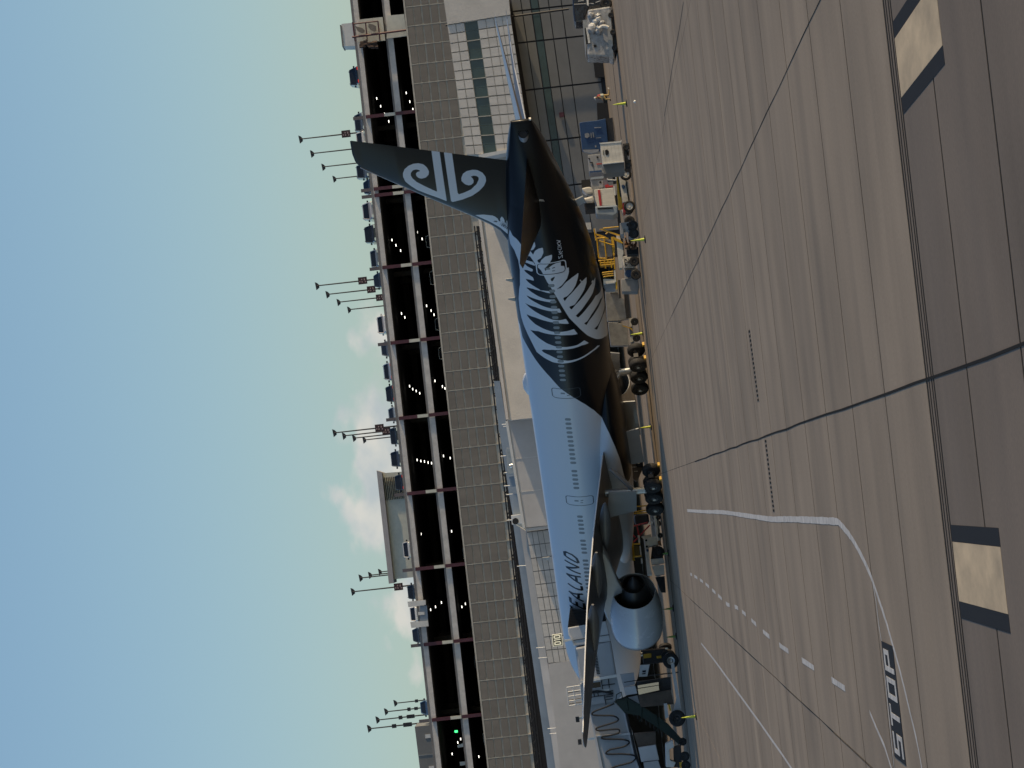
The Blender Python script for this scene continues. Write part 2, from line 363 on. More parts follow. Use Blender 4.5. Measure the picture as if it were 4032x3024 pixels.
for P in ([(1800, 2935), (1823, 2926), (1824, 2941), (1803, 2944)], [(1810, 3000), (1831, 2998), (1832, 3012), (1812, 3015)]): pp(P, GY+3, .05).build('notice_board', WHITEM, gar)
# precast screen in front of the lower decks: frame and single panels
scr = thing('screen_wall', 'grey gridded precast panel screen below the garage openings', 'wall', (0, 358, 0))
rows = [18.35, 17.49, 16.63, 15.77, 14.91, 13.95]
X0 = at(1700, 20, 358).x; cw = 1.955
MB().mm((XL, 358.12, 10), (XRt, 358.4, ZPAN)).build('backing', PANELF, scr)
MB().mm((XL, 358.0, ZPAN-.14), (XRt, 358.12, ZPAN+.02)).build('top_rail', PANELF, scr)
pm = {}
for j in range(45):
    x = X0+4-j*cw
    MB().mm((x-.045, 358.02, 10), (x+.045, 358.125, ZPAN-.14)).build('mullion', PANELF, scr)
    for i in range(5):
        h = rows[i]-rows[i+1]; key = (i == 0, i == 4)
        if key not in pm:
            q = MB().box((0, 0, 0), (cw-.20, .09, h-.16)).build('panel', PANEL, scr, world=False); pm[key] = q; q.location = (x-cw/2, .075, (rows[i]+rows[i+1])/2-(.06 if i == 0 else 0))
        else: dup_mesh(pm[key], scr, (x-cw/2, .075, (rows[i]+rows[i+1])/2-(.06 if i == 0 else 0)))
# penthouse on the roof
f1, f2 = fr(1480, 1800, 400), fr(1380, 2180, 400)
pent = thing('stair_penthouse', 'long cream roof penthouse with wide fascia and louvres on the garage', 'penthouse', at(1640, 2050, 372))
a, b = f1((15, 290))[0], f2((835, 655))[0]; c, d = f2((945, 640))[0], f1((130, 330))[0]
pp([a, b, c, d], 371, 6).build('fascia', mat('fascia_grey', (.40, .38, .37), .7, var=.15), pent)
pp([f1((120, 350))[0], f2((930, 560))[0], f2((1440, 505))[0], f1((640, 310))[0]], 371.7, 5).build('wall', CREAMP, pent)
la, lb, lc, ld = f1((140, 450))[0], f1((200, 940))[0], f1((690, 890))[0], f1((640, 400))[0]
for i in range(13):
    t0, t1 = i/13, (i+.45)/13
    pp([lerp(la, ld, t0), lerp(lb, lc, t0), lerp(lb, lc, t1), lerp(la, ld, t1)], 371.5, .15).build('louvre_slat', STEELD, pent)
# white parapet uprights framing a ramp
f = fr(1380, 2180, 400)
rf = thing('ramp_enclosure', 'two white roof panels framing a ramp opening on the garage edge', 'panel', at(1680, 2420, GY))
for P in (f((1240, 1045), (1635, 1010), (1640, 1115), (1262, 1165)), f((1300, 1490), (1688, 1460), (1700, 1580), (1325, 1620))): pp(P, GY-.5, .3).build('panel', WHITEM, rf)
pp(f((1510, 1130), (1665, 1128), (1690, 1465), (1515, 1470)), GY-.3, .1).build('infill', BLUEG, rf)
pp(f((1470, 1270), (1610, 1265), (1612, 1330), (1480, 1340)), GY-.45, .1).build('sign_board', WHITEM, rf)
# dark roof plant box at the left end
f = fr(1600, 2724, 400)
pb = thing('plant_box', 'dark slate plant box on the garage roof at the left end', 'plant room', at(1670, 2960, 364))
pp(f((182, 760), (592, 715), (720, 1659), (740, 1800), (310, 1800)), 362, 6).build('wall', GREYD, pb)
for P in (f((408, 930), (522, 918), (530, 1000), (415, 1015)), f((488, 1625), (610, 1610), (620, 1700), (495, 1715))): pp(P, 361.95, .04).build('notice', WHITEM, pb)
pp(f((262, 1388), (575, 1352), (576, 1360), (264, 1396)), 361.96, .03).build('seam', STEEL, pb)
# stair tower at the right end
f = fr(1300, 0, 400)
tw = thing('stair_tower', 'cream stair tower beside the maroon pipe frame on the garage', 'tower', at(1480, 110, 359))
pp(f((640, 425), (1115, 372), (1140, 372), (1200, 880), (600, 930)), 359.6, .3).build('wall', CREAMP, tw)
pp(f((1250, 340), (1610, 305), (1670, 780), (1230, 840)), 359.62, .3).build('wall', CREAMP, tw)
pp(f((245, 520), (520, 490), (545, 1000), (275, 1005)), 360.6, 3).build('roof_room', WHITEM, tw)
pp(f((210, 540), (240, 545), (290, 1010), (262, 1012)), 360.5, 3.4).build('roof_edge', GREYD, tw)
fm = thing('pipe_frame', 'maroon pipe frame with long pole hung in front of the stair tower', 'frame', at(1480, 150, 359))
P = lambda *q: [at(x, y, 359.2) for x, y in f(*q)]
MB().tube(P((510, 520), (1040, 460)), .07).tube(P((770, 500), (810, 890)), .06).tube(P((1040, 460), (1085, 890)), .07).tube(P((490, 480), (545, 900)), .08).build('frame', MAROON, fm)
MB().tube(P((480, 810), (2212, 580))+[at(1753, 99, 359.2)], .11).build('pole', MAROON, fm)
cloth = mat('faded_cloth', (.20, .17, .14), .9, var=.35, vscale=3)
for q in (((540, 565), (700, 610), (755, 660), (745, 710), (690, 725), (600, 680)), ((835, 510), (930, 530), (1000, 570), (1005, 670), (960, 690), (880, 650), (830, 590))):
    pp(f(*q), 359.0, .06).build('cloth_scrap', cloth, fm)
pl_ = thing('rubble_heap', 'dark rusty debris caught on the garage edge under the pipe frame', 'debris', at(1440, 170, 359))
mb = MB(); 
for i in range(26):
    q = f((660+14*i+random.uniform(-20, 20), 940+random.uniform(-60, 90)))[0]; mb.box(at(q[0], q[1], 359.1), (random.uniform(.12, .4), .3, random.uniform(.1, .4)), random.uniform(0, 3))
mb.build('scrap', mat('rust_scrap', (.07, .045, .035), .9, var=.5, vscale=6), pl_)

# ---------------- roof light poles
POLE = STEELD
def light_pole(hx, hy, Y, sign, label, boxes=()):
    top = at(hx, hy, Y); base = Vector((top.x, Y, ZP-.68))
    t = thing('light_pole', label, 'light pole', base, group='light poles on the garage roof')
    MB().cyl(base, top, .085, .06, n=8).build('pole', POLE, t)
    MB().prism([top+Vector((-.42, 0, .12)), top+Vector((.40, 0, .2)), top+Vector((.3, 0, -.02)), top+Vector((.1, 0, -.2)), top+Vector((-.2, 0, -.2))], (0, .4, 0)).build('lamp_head', POLE, t)
    if sign:
        s = at(sign[0], sign[1], Y); s = Vector((top.x, Y-.12, s.z))
        b = MB().box(s, (.74, .08, .92)).build('sign_box', mat('sign_dark', (.05, .022, .022), .6), t)
        for dx, dz, w in ((-.1, .28, .12), (.12, .08, .14), (-.12, .06, .14), (.1, -.2, .2), (-.14, -.28, .14)):
            MB().box(s+Vector((dx, -.05, dz)), (w, .02, .1)).build('sign_mark', mat('sign_pink', (.45, .33, .30), .7), b)
    for (z, w, h) in boxes: MB().box(Vector((top.x, Y-.05, top.z-z)), (w, .3, h)).build('antenna_box', STEELD, t)
    return t
Ys = (368, 384, 400, 417)
fz = fr(1150, 450, 400)
for i, (h, s) in enumerate(zip(fz((185, 540), (435, 855), (680, 1145), (920, 1405)), [fz((1175, 420))[0], None, None, None])):
    light_pole(h[0], h[1], Ys[i], s, ['dark roof light pole with sign box just right of the tail fin tip', 'roof light pole rising straight from the tip of the tail fin', 'third roof light pole counted leftward at the fin tip', 'shortest roof light pole left of the tail fin tip'][i])
fz = fr(1200, 1000, 400)
for i, (h, s) in enumerate(zip(fz((268, 693), (495, 880), (735, 1050), (963, 1212)), [fz((1260, 570))[0], fz((1448, 760))[0], fz((1640, 940))[0], None])):
    light_pole(h[0], h[1], Ys[i], s, ['tallest roof light pole of the fan of poles left of the fin', 'second roof light pole with sign in the fan left of the fin', 'third roof light pole whose sign dips behind the parapet', 'signless last roof light pole beside the white van'][i])
fz = fr(1280, 1500, 400)
for i, (h, s) in enumerate(zip(fz((203, 1130), (410, 1195), (630, 1245), (852, 1285)), [fz((1185, 1015))[0], fz((1335, 1080))[0], None, None])):
    light_pole(h[0], h[1], Ys[i], s, ['tallest light pole of the tight cluster above the dark off-roader', 'second light pole of the tight cluster with a low sign', 'third light pole of the tight cluster without a sign', 'shortest light pole of the tight cluster over the dark off-roader'][i])
fz = fr(1380, 2180, 400)
for i, (h, s) in enumerate(zip(fz((50, 830), (220, 530), (425, 470), (640, 400)), [fz((1045, 715))[0], None, None, None])):
    light_pole(h[0], h[1], (368, 386, 404, 424)[i], s, ['tall light pole with sign at the left end of the penthouse', 'light pole showing above the penthouse roof nearest its left end', 'middle light pole of three peeping over the penthouse roof', 'lowest light pole of three peeping over the penthouse roof'][i])
fz = fr(1430, 2600, 400)
for i, h in enumerate(fz((130, 1490), (312, 1300), (497, 1120), (700, 935))):
    light_pole(h[0], h[1], Ys[i], None, ['tallest light pole with boxes beside the slate plant box', 'second light pole with boxes near the slate plant box', 'third light pole with boxes behind the small blue car', 'shortest light pole with one box at the left end'][i],
               [((2.6, .4, .45), (4.0, .42, .9)), ((2.5, .4, .4), (3.6, .4, .85)), ((2.6, .4, .36), (3.4, .35, .4)), ((2.5, .36, .35),)][i])

# ---------------- parked cars
def car_mats(col, gloss=.25):
    return mat('car_paint_%02d%02d%02d' % tuple(int(c*99) for c in col), col, gloss, coat=.6)
CGLASS = mat('car_glass', (.015, .018, .022), .08)
HL = mat('headlamp', (.75, .74, .7), .1, metal=.6); TAIL = mat('tail_lamp', (.5, .02, .02), .2, emit=(1, .05, .03), estr=.5)
def car(x, Y, zf, w, h, kind, col, label, rear=False, group='cars parked on the garage roof'):
    t = thing('parked_car', label, 'car', (x, Y, zf), group=group)
    m = car_mats(col); lw = 4.7; hb = h*(.60 if kind == 'sedan' else .62); hw = w/2*.86
    tw_ = hw*(.70 if kind == 'sedan' else .80 if kind == 'suv' else .86)
    y0 = Y
    def ring(y, wb, z0, zs, zt, r=.12):
        return [Vector((x+a, y, zf+b)) for a, b in ((-wb*.95, z0), (wb*.95, z0), (wb, z0+.2), (wb, zs), (wb*.93, zt), (-wb*.93, zt), (-wb, zs), (-wb, z0+.2))]
    hood = hb*(.86 if kind != 'truck' else .95)
    MB().rings([ring(y0, hw*.88, .22, hood*.6, hood*.78), ring(y0+.12, hw*.97, .2, hood*.74, hood*.92), ring(y0+.5, hw, .18, hood*.85, hood), ring(y0+1.25, hw, .18, hb*.92, hb), ring(y0+3.9, hw, .18, hb*.92, hb), ring(y0+lw-.1, hw*.96, .22, hb*.85, hb*.95)]).build('body', m, t, bevel=.03)
    cab0, cab1 = y0+1.2, y0+(4.4 if kind in ('suv', 'van') else 3.9 if kind == 'sedan' else 3.0)
    def cr(y, ww, z): return [Vector((x-ww, y, z)), Vector((x+ww, y, z))]
    zb, zt = zf+hb-.02, zf+h-.06; s = .75 if kind == 'sedan' else .5
    V = cr(cab0, hw*.95, zb)+cr(cab0+s, tw_, zt)+cr(cab1-.35, tw_, zt)+cr(cab1, hw*.93, zb)
    MB().add(V, [(0, 1, 3, 2), (2, 3, 5, 4), (4, 5, 7, 6), (0, 2, 4, 6), (1, 7, 5, 3)]).build('cabin_glass', CGLASS, t)
    V = cr(cab0+s-.04, tw_*1.02, zt-.02)+cr(cab1-.33, tw_*1.02, zt-.02)
    V2 = cr(cab0+s+.1, tw_*.92, zt+.06)+cr(cab1-.5, tw_*.92, zt+.06)
    MB().add(V+V2, [(0, 1, 5, 4), (1, 3, 7, 5), (3, 2, 6, 7), (2, 0, 4, 6), (4, 5, 7, 6)]).build('roof', m, t)
    for s_ in (-1, 1):
        MB().cyl((x+s_*hw*.95, cab0-.02, zb), (x+s_*tw_, cab0+s-.02, zt), .05, n=6).build('pillar', m, t)
        MB().box((x+s_*(hw+.1), cab0+.3, zb+.06), (.2, .12, .16)).build('mirror', STEELD if kind != 'van' else m, t)
        MB().box((x+s_*hw*.72, y0+.04, zf+hood*.66), (hw*.34, .2, .14)).build('tail_light' if rear else 'headlight', TAIL if rear else HL, t)
        for yy in (y0+.9, y0+3.7): MB().cyl((x+s_*(hw-.2), yy, zf+.34), (x+s_*(hw+.01), yy, zf+.34), .34, n=14).build('wheel', BLACK, t)
    MB().box((x, y0+.06, zf+hood*.45), (hw*1.0, .2, .16)).build('grille', STEELD, t)
    if kind in ('suv', 'van'):
        for s_ in (-1, 1): MB().cyl((x+s_*tw_*.85, cab0+s, zt+.1), (x+s_*tw_*.85, cab1-.5, zt+.1), .03, n=6).build('roof_rail', STEEL, t)
    return t
ROOFZ = ZP-.45
CL = [((438, 521), 1392, 'suv', (.10, .12, .14), 'grey roof-racked off-roader behind the first facade post right of fin', 0), ((258, 338), 1372, 'suv', (.012, .013, .015), 'black hatchback with glowing tail lamp parked alone right of the fin', 1),
 ((519, 572), 1399, 'truck', (.65, .6, .52), 'white pickup half hidden behind the tail fin tip', 0), ((642, 702), 1400, 'suv', (.10, .13, .16), 'blue-grey off-roader showing left of the fin tip', 0), ((716, 750), 1437, 'sedan', (.05, .06, .07), 'dark sedan beside the paired facade posts', 0),
 ((790, 870), 1424, 'suv', (.45, .44, .43), 'silver off-roader with sun glaring on its right flank', 0), ((881, 961), 1432, 'suv', (.02, .02, .022), 'black off-roader left of the silver one with the glare', 0), ((977, 1057), 1455, 'truck', (.16, .19, .21), 'slate pickup behind the third facade post', 0),
 ((1070, 1136), 1467, 'sedan', (.03, .035, .045), 'dark rounded sedan under the fan of light poles', 0), ((1237, 1319), 1482, 'van', (.62, .6, .57), 'white van with sunlit right side on the garage roof', 0), ((1338, 1407), 1510, 'sedan', (.12, .13, .13), 'low grey sedan behind a stub post left of the white van', 0),
 ((1423, 1503), 1513, 'suv', (.33, .38, .43), 'pale blue-grey off-roader with red lamp on the roof', 1), ((1513, 1588), 1522, 'suv', (.02, .022, .02), 'black tapering off-roader left of the pale blue-grey one', 1), ((1601, 1659), 1539, 'sedan', (.35, .4, .42), 'silver low sedan just right of the clustered light poles', 0),
 ((1679, 1757), 1533, 'truck', (.025, .03, .028), 'dark boxy off-roader under the clustered light poles', 0), ((1773, 1845), 1536, 'suv', (.05, .06, .08), 'navy off-roader with bright headlamp right of the penthouse', 0), ((1865, 1937), 1552, 'suv', (.012, .014, .018), 'black off-roader with red lamp in front of the louvres', 1),
 ((2130, 2204), 1586, 'truck', (.55, .54, .5), 'white pickup parked in front of the penthouse wall', 0), ((2303, 2363), 1614, 'suv', (.02, .025, .028), 'black car next to the right white ramp panel', 0), ((2393, 2449), 1614, 'truck', (.7, .68, .62), 'white truck framed between the two white ramp panels', 0),
 ((2468, 2537), 1648, 'sedan', (.03, .035, .037), 'dark sedan left of the left white ramp panel', 0), ((2761, 2815), 1686, 'sedan', (.05, .10, .18), 'small blue car half below the parapet at the left end', 0)]
for i, ((ya, yb), xt, kind, col, lab, rear) in enumerate(CL):
    Yc = GY+1.6; a, b = at(xt, ya, Yc), at(xt, yb, Yc); w = abs(a.x-b.x)*1.02; zt = (a.z+b.z)/2
    w = max(w, 1.75); xc = (a.x+b.x)/2
    car(xc, Yc, ROOFZ, w, max(zt-ROOFZ, 1.35), kind, col, lab, bool(rear))
fz = fr(1100, 900, 1400)
low = [((27, 125), 905, (.62, .6, .56), 'white sedan on the middle deck nearest the tail fin'), ((240, 365), 930, (.6, .58, .55), 'white car with lit tail lamp on the middle deck'), ((540, 645), 962, (.5, .5, .5), 'silver sedan in the third bay of the middle deck'), ((722, 825), 985, (.6, .6, .58), 'white hatchback just left of a facade post on the middle deck')]
for (ya, yb), xt, col, lab in low:
    p, q = fz((xt, ya))[0], fz((xt, yb))[0]; Yc = GY+1.4; a, b = at(p[0], p[1], Yc), at(q[0], q[1], Yc)
    car((a.x+b.x)/2, Yc, 17.06, max(1.8, abs(a.x-b.x)), max(1.45, (a.z+b.z)/2-17.06), 'sedan', col, lab, group='cars on the middle deck')
fz = fr(1300, 1800, 1400)
for (ya, yb), xt, col, lab in (((550, 655), 822, (.55, .55, .53), 'white sedan on the middle deck below the penthouse'), ((1010, 1130), 872, (.08, .08, .09), 'dark car on the middle deck above the gate sign'), ((1235, 1330), 893, (.2, .2, .21), 'grey boxy car on the middle deck left of the gate sign')):
    p, q = fz((xt, ya))[0], fz((xt, yb))[0]; Yc = GY+1.4; a, b = at(p[0], p[1], Yc), at(q[0], q[1], Yc)
    car((a.x+b.x)/2, Yc, 17.06, max(1.8, abs(a.x-b.x)), max(1.45, (a.z+b.z)/2-17.06), 'sedan', col, lab, group='cars on the middle deck')
f = fr(1600, 2724, 400)
p, q = f((1700, 900))[0], f((1760, 1190))[0]; a, b = at(p[0], p[1], GY+1.4), at(q[0], q[1], GY+1.4)
car((a.x+b.x)/2, GY+1.4, 17.06, 1.9, 1.6, 'sedan', (.6, .6, .6), 'white sedan on the middle deck at the left end', group='cars on the middle deck')
# ================================================================ terminal
z1 = fr(1100, 0, 1400); z2 = fr(1100, 900, 1400); z3 = fr(1300, 1800, 1400); z4 = fr(1400, 2400, 1400)
term = thing('terminal', 'low terminal building with cream and grey wall panels behind the aircraft', 'terminal', (0, 305, 0))
def wall(P, Y, d, nm, m): return pp(P, Y, d).build(nm, m, term)
# right: overhanging upper storey of gridded panels with a window strip
T = z1((1045, 155), (1437, 92), (1565, 945), (1165, 965))
def quad(P, a0, a1, b0, b1):
    """sub-quad: a along the height (0 top), b along the length (0 right)"""
    def pt(a, b): return lerp(lerp(P[0], P[1], a), lerp(P[3], P[2], a), b)
    return [pt(a0, b0), pt(a1, b0), pt(a1, b1), pt(a0, b1)]
wall(T, 300.15, 9, 'upper_storey', PANELF)
MESHP = mat('ribbed_panel', (.62, .585, .53), .7, var=.14, vscale=1.5, streak=(1, 1, .3), rnd=.05)
cuts = [0, .265, .47, 1.0]
nc = 14
for j in range(nc):
    b0, b1 = j/nc+.004, (j+1)/nc-.004
    for a0, a1 in ((.0, .125), (.133, .262), (.475, .60), (.606, .73), (.736, .86), (.866, .995)):
        pp(quad(T, a0+.002, a1, b0, b1), 300.0, .15).build('wall_panel', MESHP, term)
    pane = pp(quad(T, .272, .468, b0-.003, b1+.003), 300.1, .05).build('window_pane', GLAZ, term)
    if j % 2 == 0: pp(quad(T, .262, .475, b0-.006, b0), 300.02, .12).build('window_mullion', PANELF, term)
wall(z1((1018, -30), (1045, 152), (1437, 90), (1425, -30)), 299.9, 9, 'end_wall', STUCCO)
wall(z1((1238, 962), (1438, 925), (1440, 945), (1245, 985)), 299.85, 3, 'coping', WHITEM)
# right: recessed slate wall with dark joints, and dock openings
wall([(1990, -60), (2440, -60), (2480, 1000), (2100, 1000)], 304.2, 4, 'lower_wall', STEELD)
def dk(a, b):   # a: 0 top..1 bottom ; b: z1-y coordinate
    top = (1440+ (b)*.158, b); bot = (1985+(b-400)*.12, b); return z1(lerp(top, bot, a))[0]
ycol = [-60, 72, 268, 562, 885, 1172, 1480]; arow = [0, .12, .235, .335, .46, .62, 1.0]
for j in range(len(ycol)-1):
    for i in range(len(arow)-1):
        if i == 2: m_, nm = GLAZ, 'window_pane'
        else: m_, nm = GREYD, 'wall_panel'
        y0, y1 = ycol[j]+5, ycol[j+1]-5; e = .006
        lean = 40/360.
        pts = []
        for a, y in ((arow[i]+e, y0), (arow[i+1]-e, y0), (arow[i+1]-e, y1), (arow[i]+e, y1)):
            p = dk(a, y); q0 = dk(0, y); pts.append((p[0], p[1]-(p[0]-q0[0])*.11))
        pp(pts, 304.0+(.08 if i == 2 else 0), .14).build(nm, m_, term)
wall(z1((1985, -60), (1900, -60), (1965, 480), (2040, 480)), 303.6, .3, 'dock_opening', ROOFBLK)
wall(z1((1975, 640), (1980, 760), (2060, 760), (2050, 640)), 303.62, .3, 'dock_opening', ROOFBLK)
MB().box(at(2211, 452, 303.8), (.4, .25, .4)).build('wall_lamp', MAROON, term)
MB().tube([at(1755, 100, 303), at(2240, 35, 303)], .09).build('downpipe', STEELD, term)
# middle: cream stucco block, corner, grey block
wall([(1852, 612), (1999, 1656), (2330, 1620), (2240, 560)], [307.6, 305.6, 305.6, 307.6], 12, 'stucco_wall', STUCCO)
wall([(1848, 600), (1992, 1652), (2003, 1651), (1859, 600)], [307.4, 305.4, 305.4, 307.4], 1, 'coping', GREYW)
wall([(1999, 1658), (2066, 2078), (2340, 2050), (2260, 1628)], 308, 12, 'grey_wall', GREYW)
wall([(1990, 1658), (2058, 2080), (2068, 2078), (2000, 1657)], 307.9, 1, 'coping', WHITEM)
for yy in (1806, 1936): 
    a = (2016+(yy-1760)*.157+4, yy); wall([a, (a[0]+190, a[1]-21), (a[0]+190, a[1]-19), (a[0], a[1]+2)], 307.97, .02, 'wall_joint', WHITEM)
wall([(2066, 2080), (2071, 2092), (2320, 2066), (2310, 2052)], 308.1, 6, 'corner_strip', STUCCO)
# left: gridded wall strip and pale block
T = [(2073, 2096), (2158, 2612), (2300, 2600), (2200, 2080)]
wall(T, 310.2, 6, 'gridded_wall', GREYD)
def q6(a0, a1, b0, b1):
    def pt(a, b): return lerp(lerp(T[0], T[1], a), lerp(T[3], T[2], a), b)
    return [pt(a0, b0), pt(a1, b0), pt(a1, b1), pt(a0, b1)]
for i in range(10):
    for j in range(6): pp(q6(i/10+.003, (i+1)/10-.003, j/6+.008, (j+1)/6-.008), 310.12, .09).build('wall_panel', MESHP, term)
wall([(2158, 2614), (2215, 3090), (2420, 3090), (2330, 2590)], 310.1, 9, 'pale_wall', GREYW)
# blue-grey roof edge bands running left
wall([(2020, 2060), (2140, 2900), (2165, 3090), (2215, 3090), (2190, 2900), (2075, 2092)], 316, 5, 'roof_band', BLUEG)
wall([(2047, 2075), (2170, 2900), (2196, 3090), (2222, 3090), (2200, 2900), (2078, 2094)], 313.5, 2, 'roof_edge', GREYW)
wall([(1968, 1500), (1992, 1656), (2040, 1950), (2070, 2090), (2030, 2090), (2005, 1950), (1960, 1656), (1945, 1500)], 320, 5, 'roof_band', BLUEG)
for px, py in ((1990, 1672), (1995, 1680), (1985, 1797), (2000, 1862), (1999, 1914), (2008, 1948), (2010, 2049), (2125, 2552), (2134, 2592), (2050, 2230), (2170, 2870), (2178, 2890)):
    MB().tube([at(px-14, py, 312), at(px+20, py-3, 312)], .045).build('roof_vent_pipe', WHITEM, term)
# black sheet painting the roof gap's shade, and truss, behind the roof edge
trs = thing('roof_truss', 'black lattice truss running along the foot of the panel screen', 'truss', at(1950, 1400, 345))
P0, P1, P2 = (1868, 890), (1965, 1740), (2112, 3060)
def tl(t, off): 
    p = lerp(P0, P1, t*2) if t < .5 else lerp(P1, P2, t*2-1); return at(p[0]+off, p[1], 345)
n = 64
for off, r in ((0, .07), (16, .07), (26, .1)): MB().tube([tl(i/16, off) for i in range(17)], r).build('chord', ROOFBLK, trs)
mb = MB()
for i in range(n): mb.cyl(tl(i/n, 0 if i % 2 else 26), tl((i+1)/n, 26 if i % 2 else 0), .06, n=5)
mb.build('lacing', STEELD, trs)
wall([(1875, 890), (1972, 1740), (2118, 3090), (2175, 3090), (2030, 2060), (1990, 1740), (1885, 890)], 347, 1, 'roof_gap_shade', ROOFBLK)  # black sheet standing in for the shaded gap behind the parapet
# roof plant
def plant(P, Y, d, label, m=WHITEM, fan=None):
    c = at(P[0][0], P[0][1], Y); t = thing('roof_unit', label, 'roof unit', c, group='roof plant')
    pp(P, Y, d).build('casing', m, t, bevel=.04)
    return t
f = fr(1860, 1550, 400)
t = plant(f((720, 1280), (740, 1175), (800, 1180), (850, 1230), (880, 1290), (955, 1750), (760, 1750)), 311, 2, 'silver air handling unit with bent duct on the roof edge', STEEL)
f = fr(1900, 1800, 400)
MB().tube([at(*p, 310.8) for p in f((590, 180), (660, 160), (640, 220), (600, 215))], .08).build('duct', CHROME, t)
t = plant(f((575, 430), (720, 415), (745, 640), (600, 640)), 311.5, 1.5, 'small blue-grey roof unit beside the silver handling unit', BLUEG)
t = plant(f((620, 1265), (840, 1240), (880, 1450), (640, 1475)), 311, 1, 'square condenser with round black fan on the roof', WHITEM)
c = at(*f((718, 1395))[0], 310.95); MB().cyl(c, c+Vector((0, -.05, 0)), .28, n=20).build('fan_grille', BLACK, t)
t = plant(f((635, 800), (780, 790), (830, 1240), (665, 1240)), 311.6, 1.5, 'long ribbed duct lying along the roof edge', BLUEG)
# ================================================================ aircraft
# livery outlines in aircraft side view: (distance from nose, height) in metres
WHITE_FRONT = [(52.43,8.86),(51.34,8.79),(50.94,8.51),(50.06,8.05),(49.5,7.72),(48.57,7.14),(47.43,6.54),(46.59,5.91),(45.91,5.41),(45.08,4.88),(43.93,4.31),(42.68,3.86),(41.15,3.4),(39.66,3.07),(38.08,2.81),(35.61,2.59),(34.63,2.45)]
FERN_UPPER = [(62.4,8.83),(61.65,8.8),(61.46,8.58),(60.69,8.39),(59.74,8.36),(58.03,8.48),(57.42,8.57),(56.07,8.7),(54.82,8.72),(53.95,8.68),(53.27,8.57),(52.65,8.39),(51.92,8.15),(51.11,7.9),(50.8,7.43),(50.51,6.86),(50.41,6.19),(50.45,5.54),(50.52,4.83),(50.63,3.97),(50.51,3.39),(50.78,3.58),(50.8,4.17),(50.67,5.03),(50.68,5.73),(50.9,6.44),(51.27,7.0),(51.43,7.42),(51.58,7.56),(51.8,7.36),(51.97,6.76),(52.02,5.96),(51.99,5.35),(51.99,4.73),(51.8,4.15),(52.41,4.49),(52.22,5.01),(52.28,5.74),(52.4,6.53),(52.63,7.11),(52.96,7.62),(53.25,7.98),(53.41,8.16),(53.77,7.6),(53.75,7.03),(53.74,6.44),(53.61,5.65),(53.39,4.88),(54.09,5.13),(54.05,5.5),(54.05,6.02),(54.07,6.61),(54.24,7.19),(54.44,7.75),(54.7,8.1),(55.04,8.32),(55.24,7.69),(55.18,7.0),(55.06,6.34),(54.78,5.4),(55.37,5.6),(55.31,6.05),(55.39,6.52),(55.66,7.08),(55.9,7.64),(56.1,8.04),(56.28,8.3),(56.44,7.6),(56.34,6.84),(56.23,6.26),(56.06,5.83),(56.55,5.96),(56.56,6.43),(56.73,7.0),(56.96,7.56),(57.11,7.97),(57.32,8.19),(57.34,7.53),(57.28,6.77),(57.16,6.14),(57.51,6.2),(57.53,6.75),(57.72,7.31),(57.97,7.79),(58.21,8.14),(58.36,7.65),(58.34,7.08),(58.12,6.39),(58.39,6.53),(58.42,7.07),(58.66,7.51),(58.87,7.87),(59.11,8.09),(59.23,7.77),(59.25,7.46),(59.58,7.53),(59.74,7.8),(59.85,7.98),(60.02,8.09),(60.15,7.85),(60.14,7.53),(60.42,7.45),(60.54,7.82),(60.81,8.12),(60.89,7.79),(60.82,7.34),(60.7,7.16),(61.16,7.43),(61.16,7.69),(61.13,8.0),(61.62,7.88),(61.64,7.73),(61.63,7.58),(61.95,7.72),(62.78,8.23),(62.87,8.37),(62.89,8.58),(63.22,8.72)]
FERN_STEM = [(62.05,7.75),(62.26,7.53),(61.88,7.33),(61.13,7.01),(60.66,6.7),(60.06,6.53),(59.52,6.2),(59.2,6.23),(58.55,6.02),(58.26,5.91),(57.57,5.66),(57.21,5.54),(56.54,5.29),(56.15,5.16),(55.4,4.9),(55.1,4.76),(54.22,4.39),(53.88,4.22),(52.89,3.72),(52.47,3.51),(49.46,2.62),(50.65,3.04),(51.6,3.63),(52.79,4.25),(54.52,4.97),(55.39,5.36),(56.66,5.75),(57.53,6.0),(58.45,6.29),(59.03,6.48),(59.3,6.59),(60.43,6.91),(60.72,7.12),(61.43,7.44)]
LEAF1 = [(62.56,7.54),(63.2,7.3),(63.09,7.12),(62.71,7.11),(62.36,7.29),(62.21,7.53)]
LEAF2 = [(61.83,7.35),(62.27,7.18),(62.52,6.93),(62.63,6.62),(62.14,6.62),(61.66,6.81),(61.41,7.08)]
LEAF3 = [(61.06,6.96),(61.43,6.83),(61.77,6.53),(61.9,6.05),(61.49,6.1),(61.09,6.31),(60.65,6.66)]
LEAF4 = [(60.58,6.51),(60.94,6.09),(61.17,5.51),(60.68,5.55),(60.58,5.32),(60.25,5.29),(60.32,5.02),(59.85,5.04),(59.32,5.22),(58.83,5.62),(58.55,6.02),(59.07,6.28),(59.36,6.61),(60.23,6.73)]
LEAF5 = [(58.55,6.02),(58.58,5.72),(59.0,5.33),(59.24,4.86),(59.33,4.39),(58.9,4.47),(58.35,4.68),(57.97,4.96),(57.63,5.35),(57.57,5.66),(58.26,5.91)]
LEAF6 = [(57.21,5.54),(57.52,5.32),(58.02,4.71),(58.34,4.26),(58.37,3.87),(57.9,3.91),(57.43,4.12),(57.05,4.45),(56.54,4.9),(56.54,5.29)]
LEAF7 = [(56.15,5.16),(56.46,4.87),(56.86,4.3),(57.27,3.7),(57.33,3.25),(56.84,3.32),(56.4,3.55),(56.1,4.01),(55.7,4.47),(55.4,4.9)]
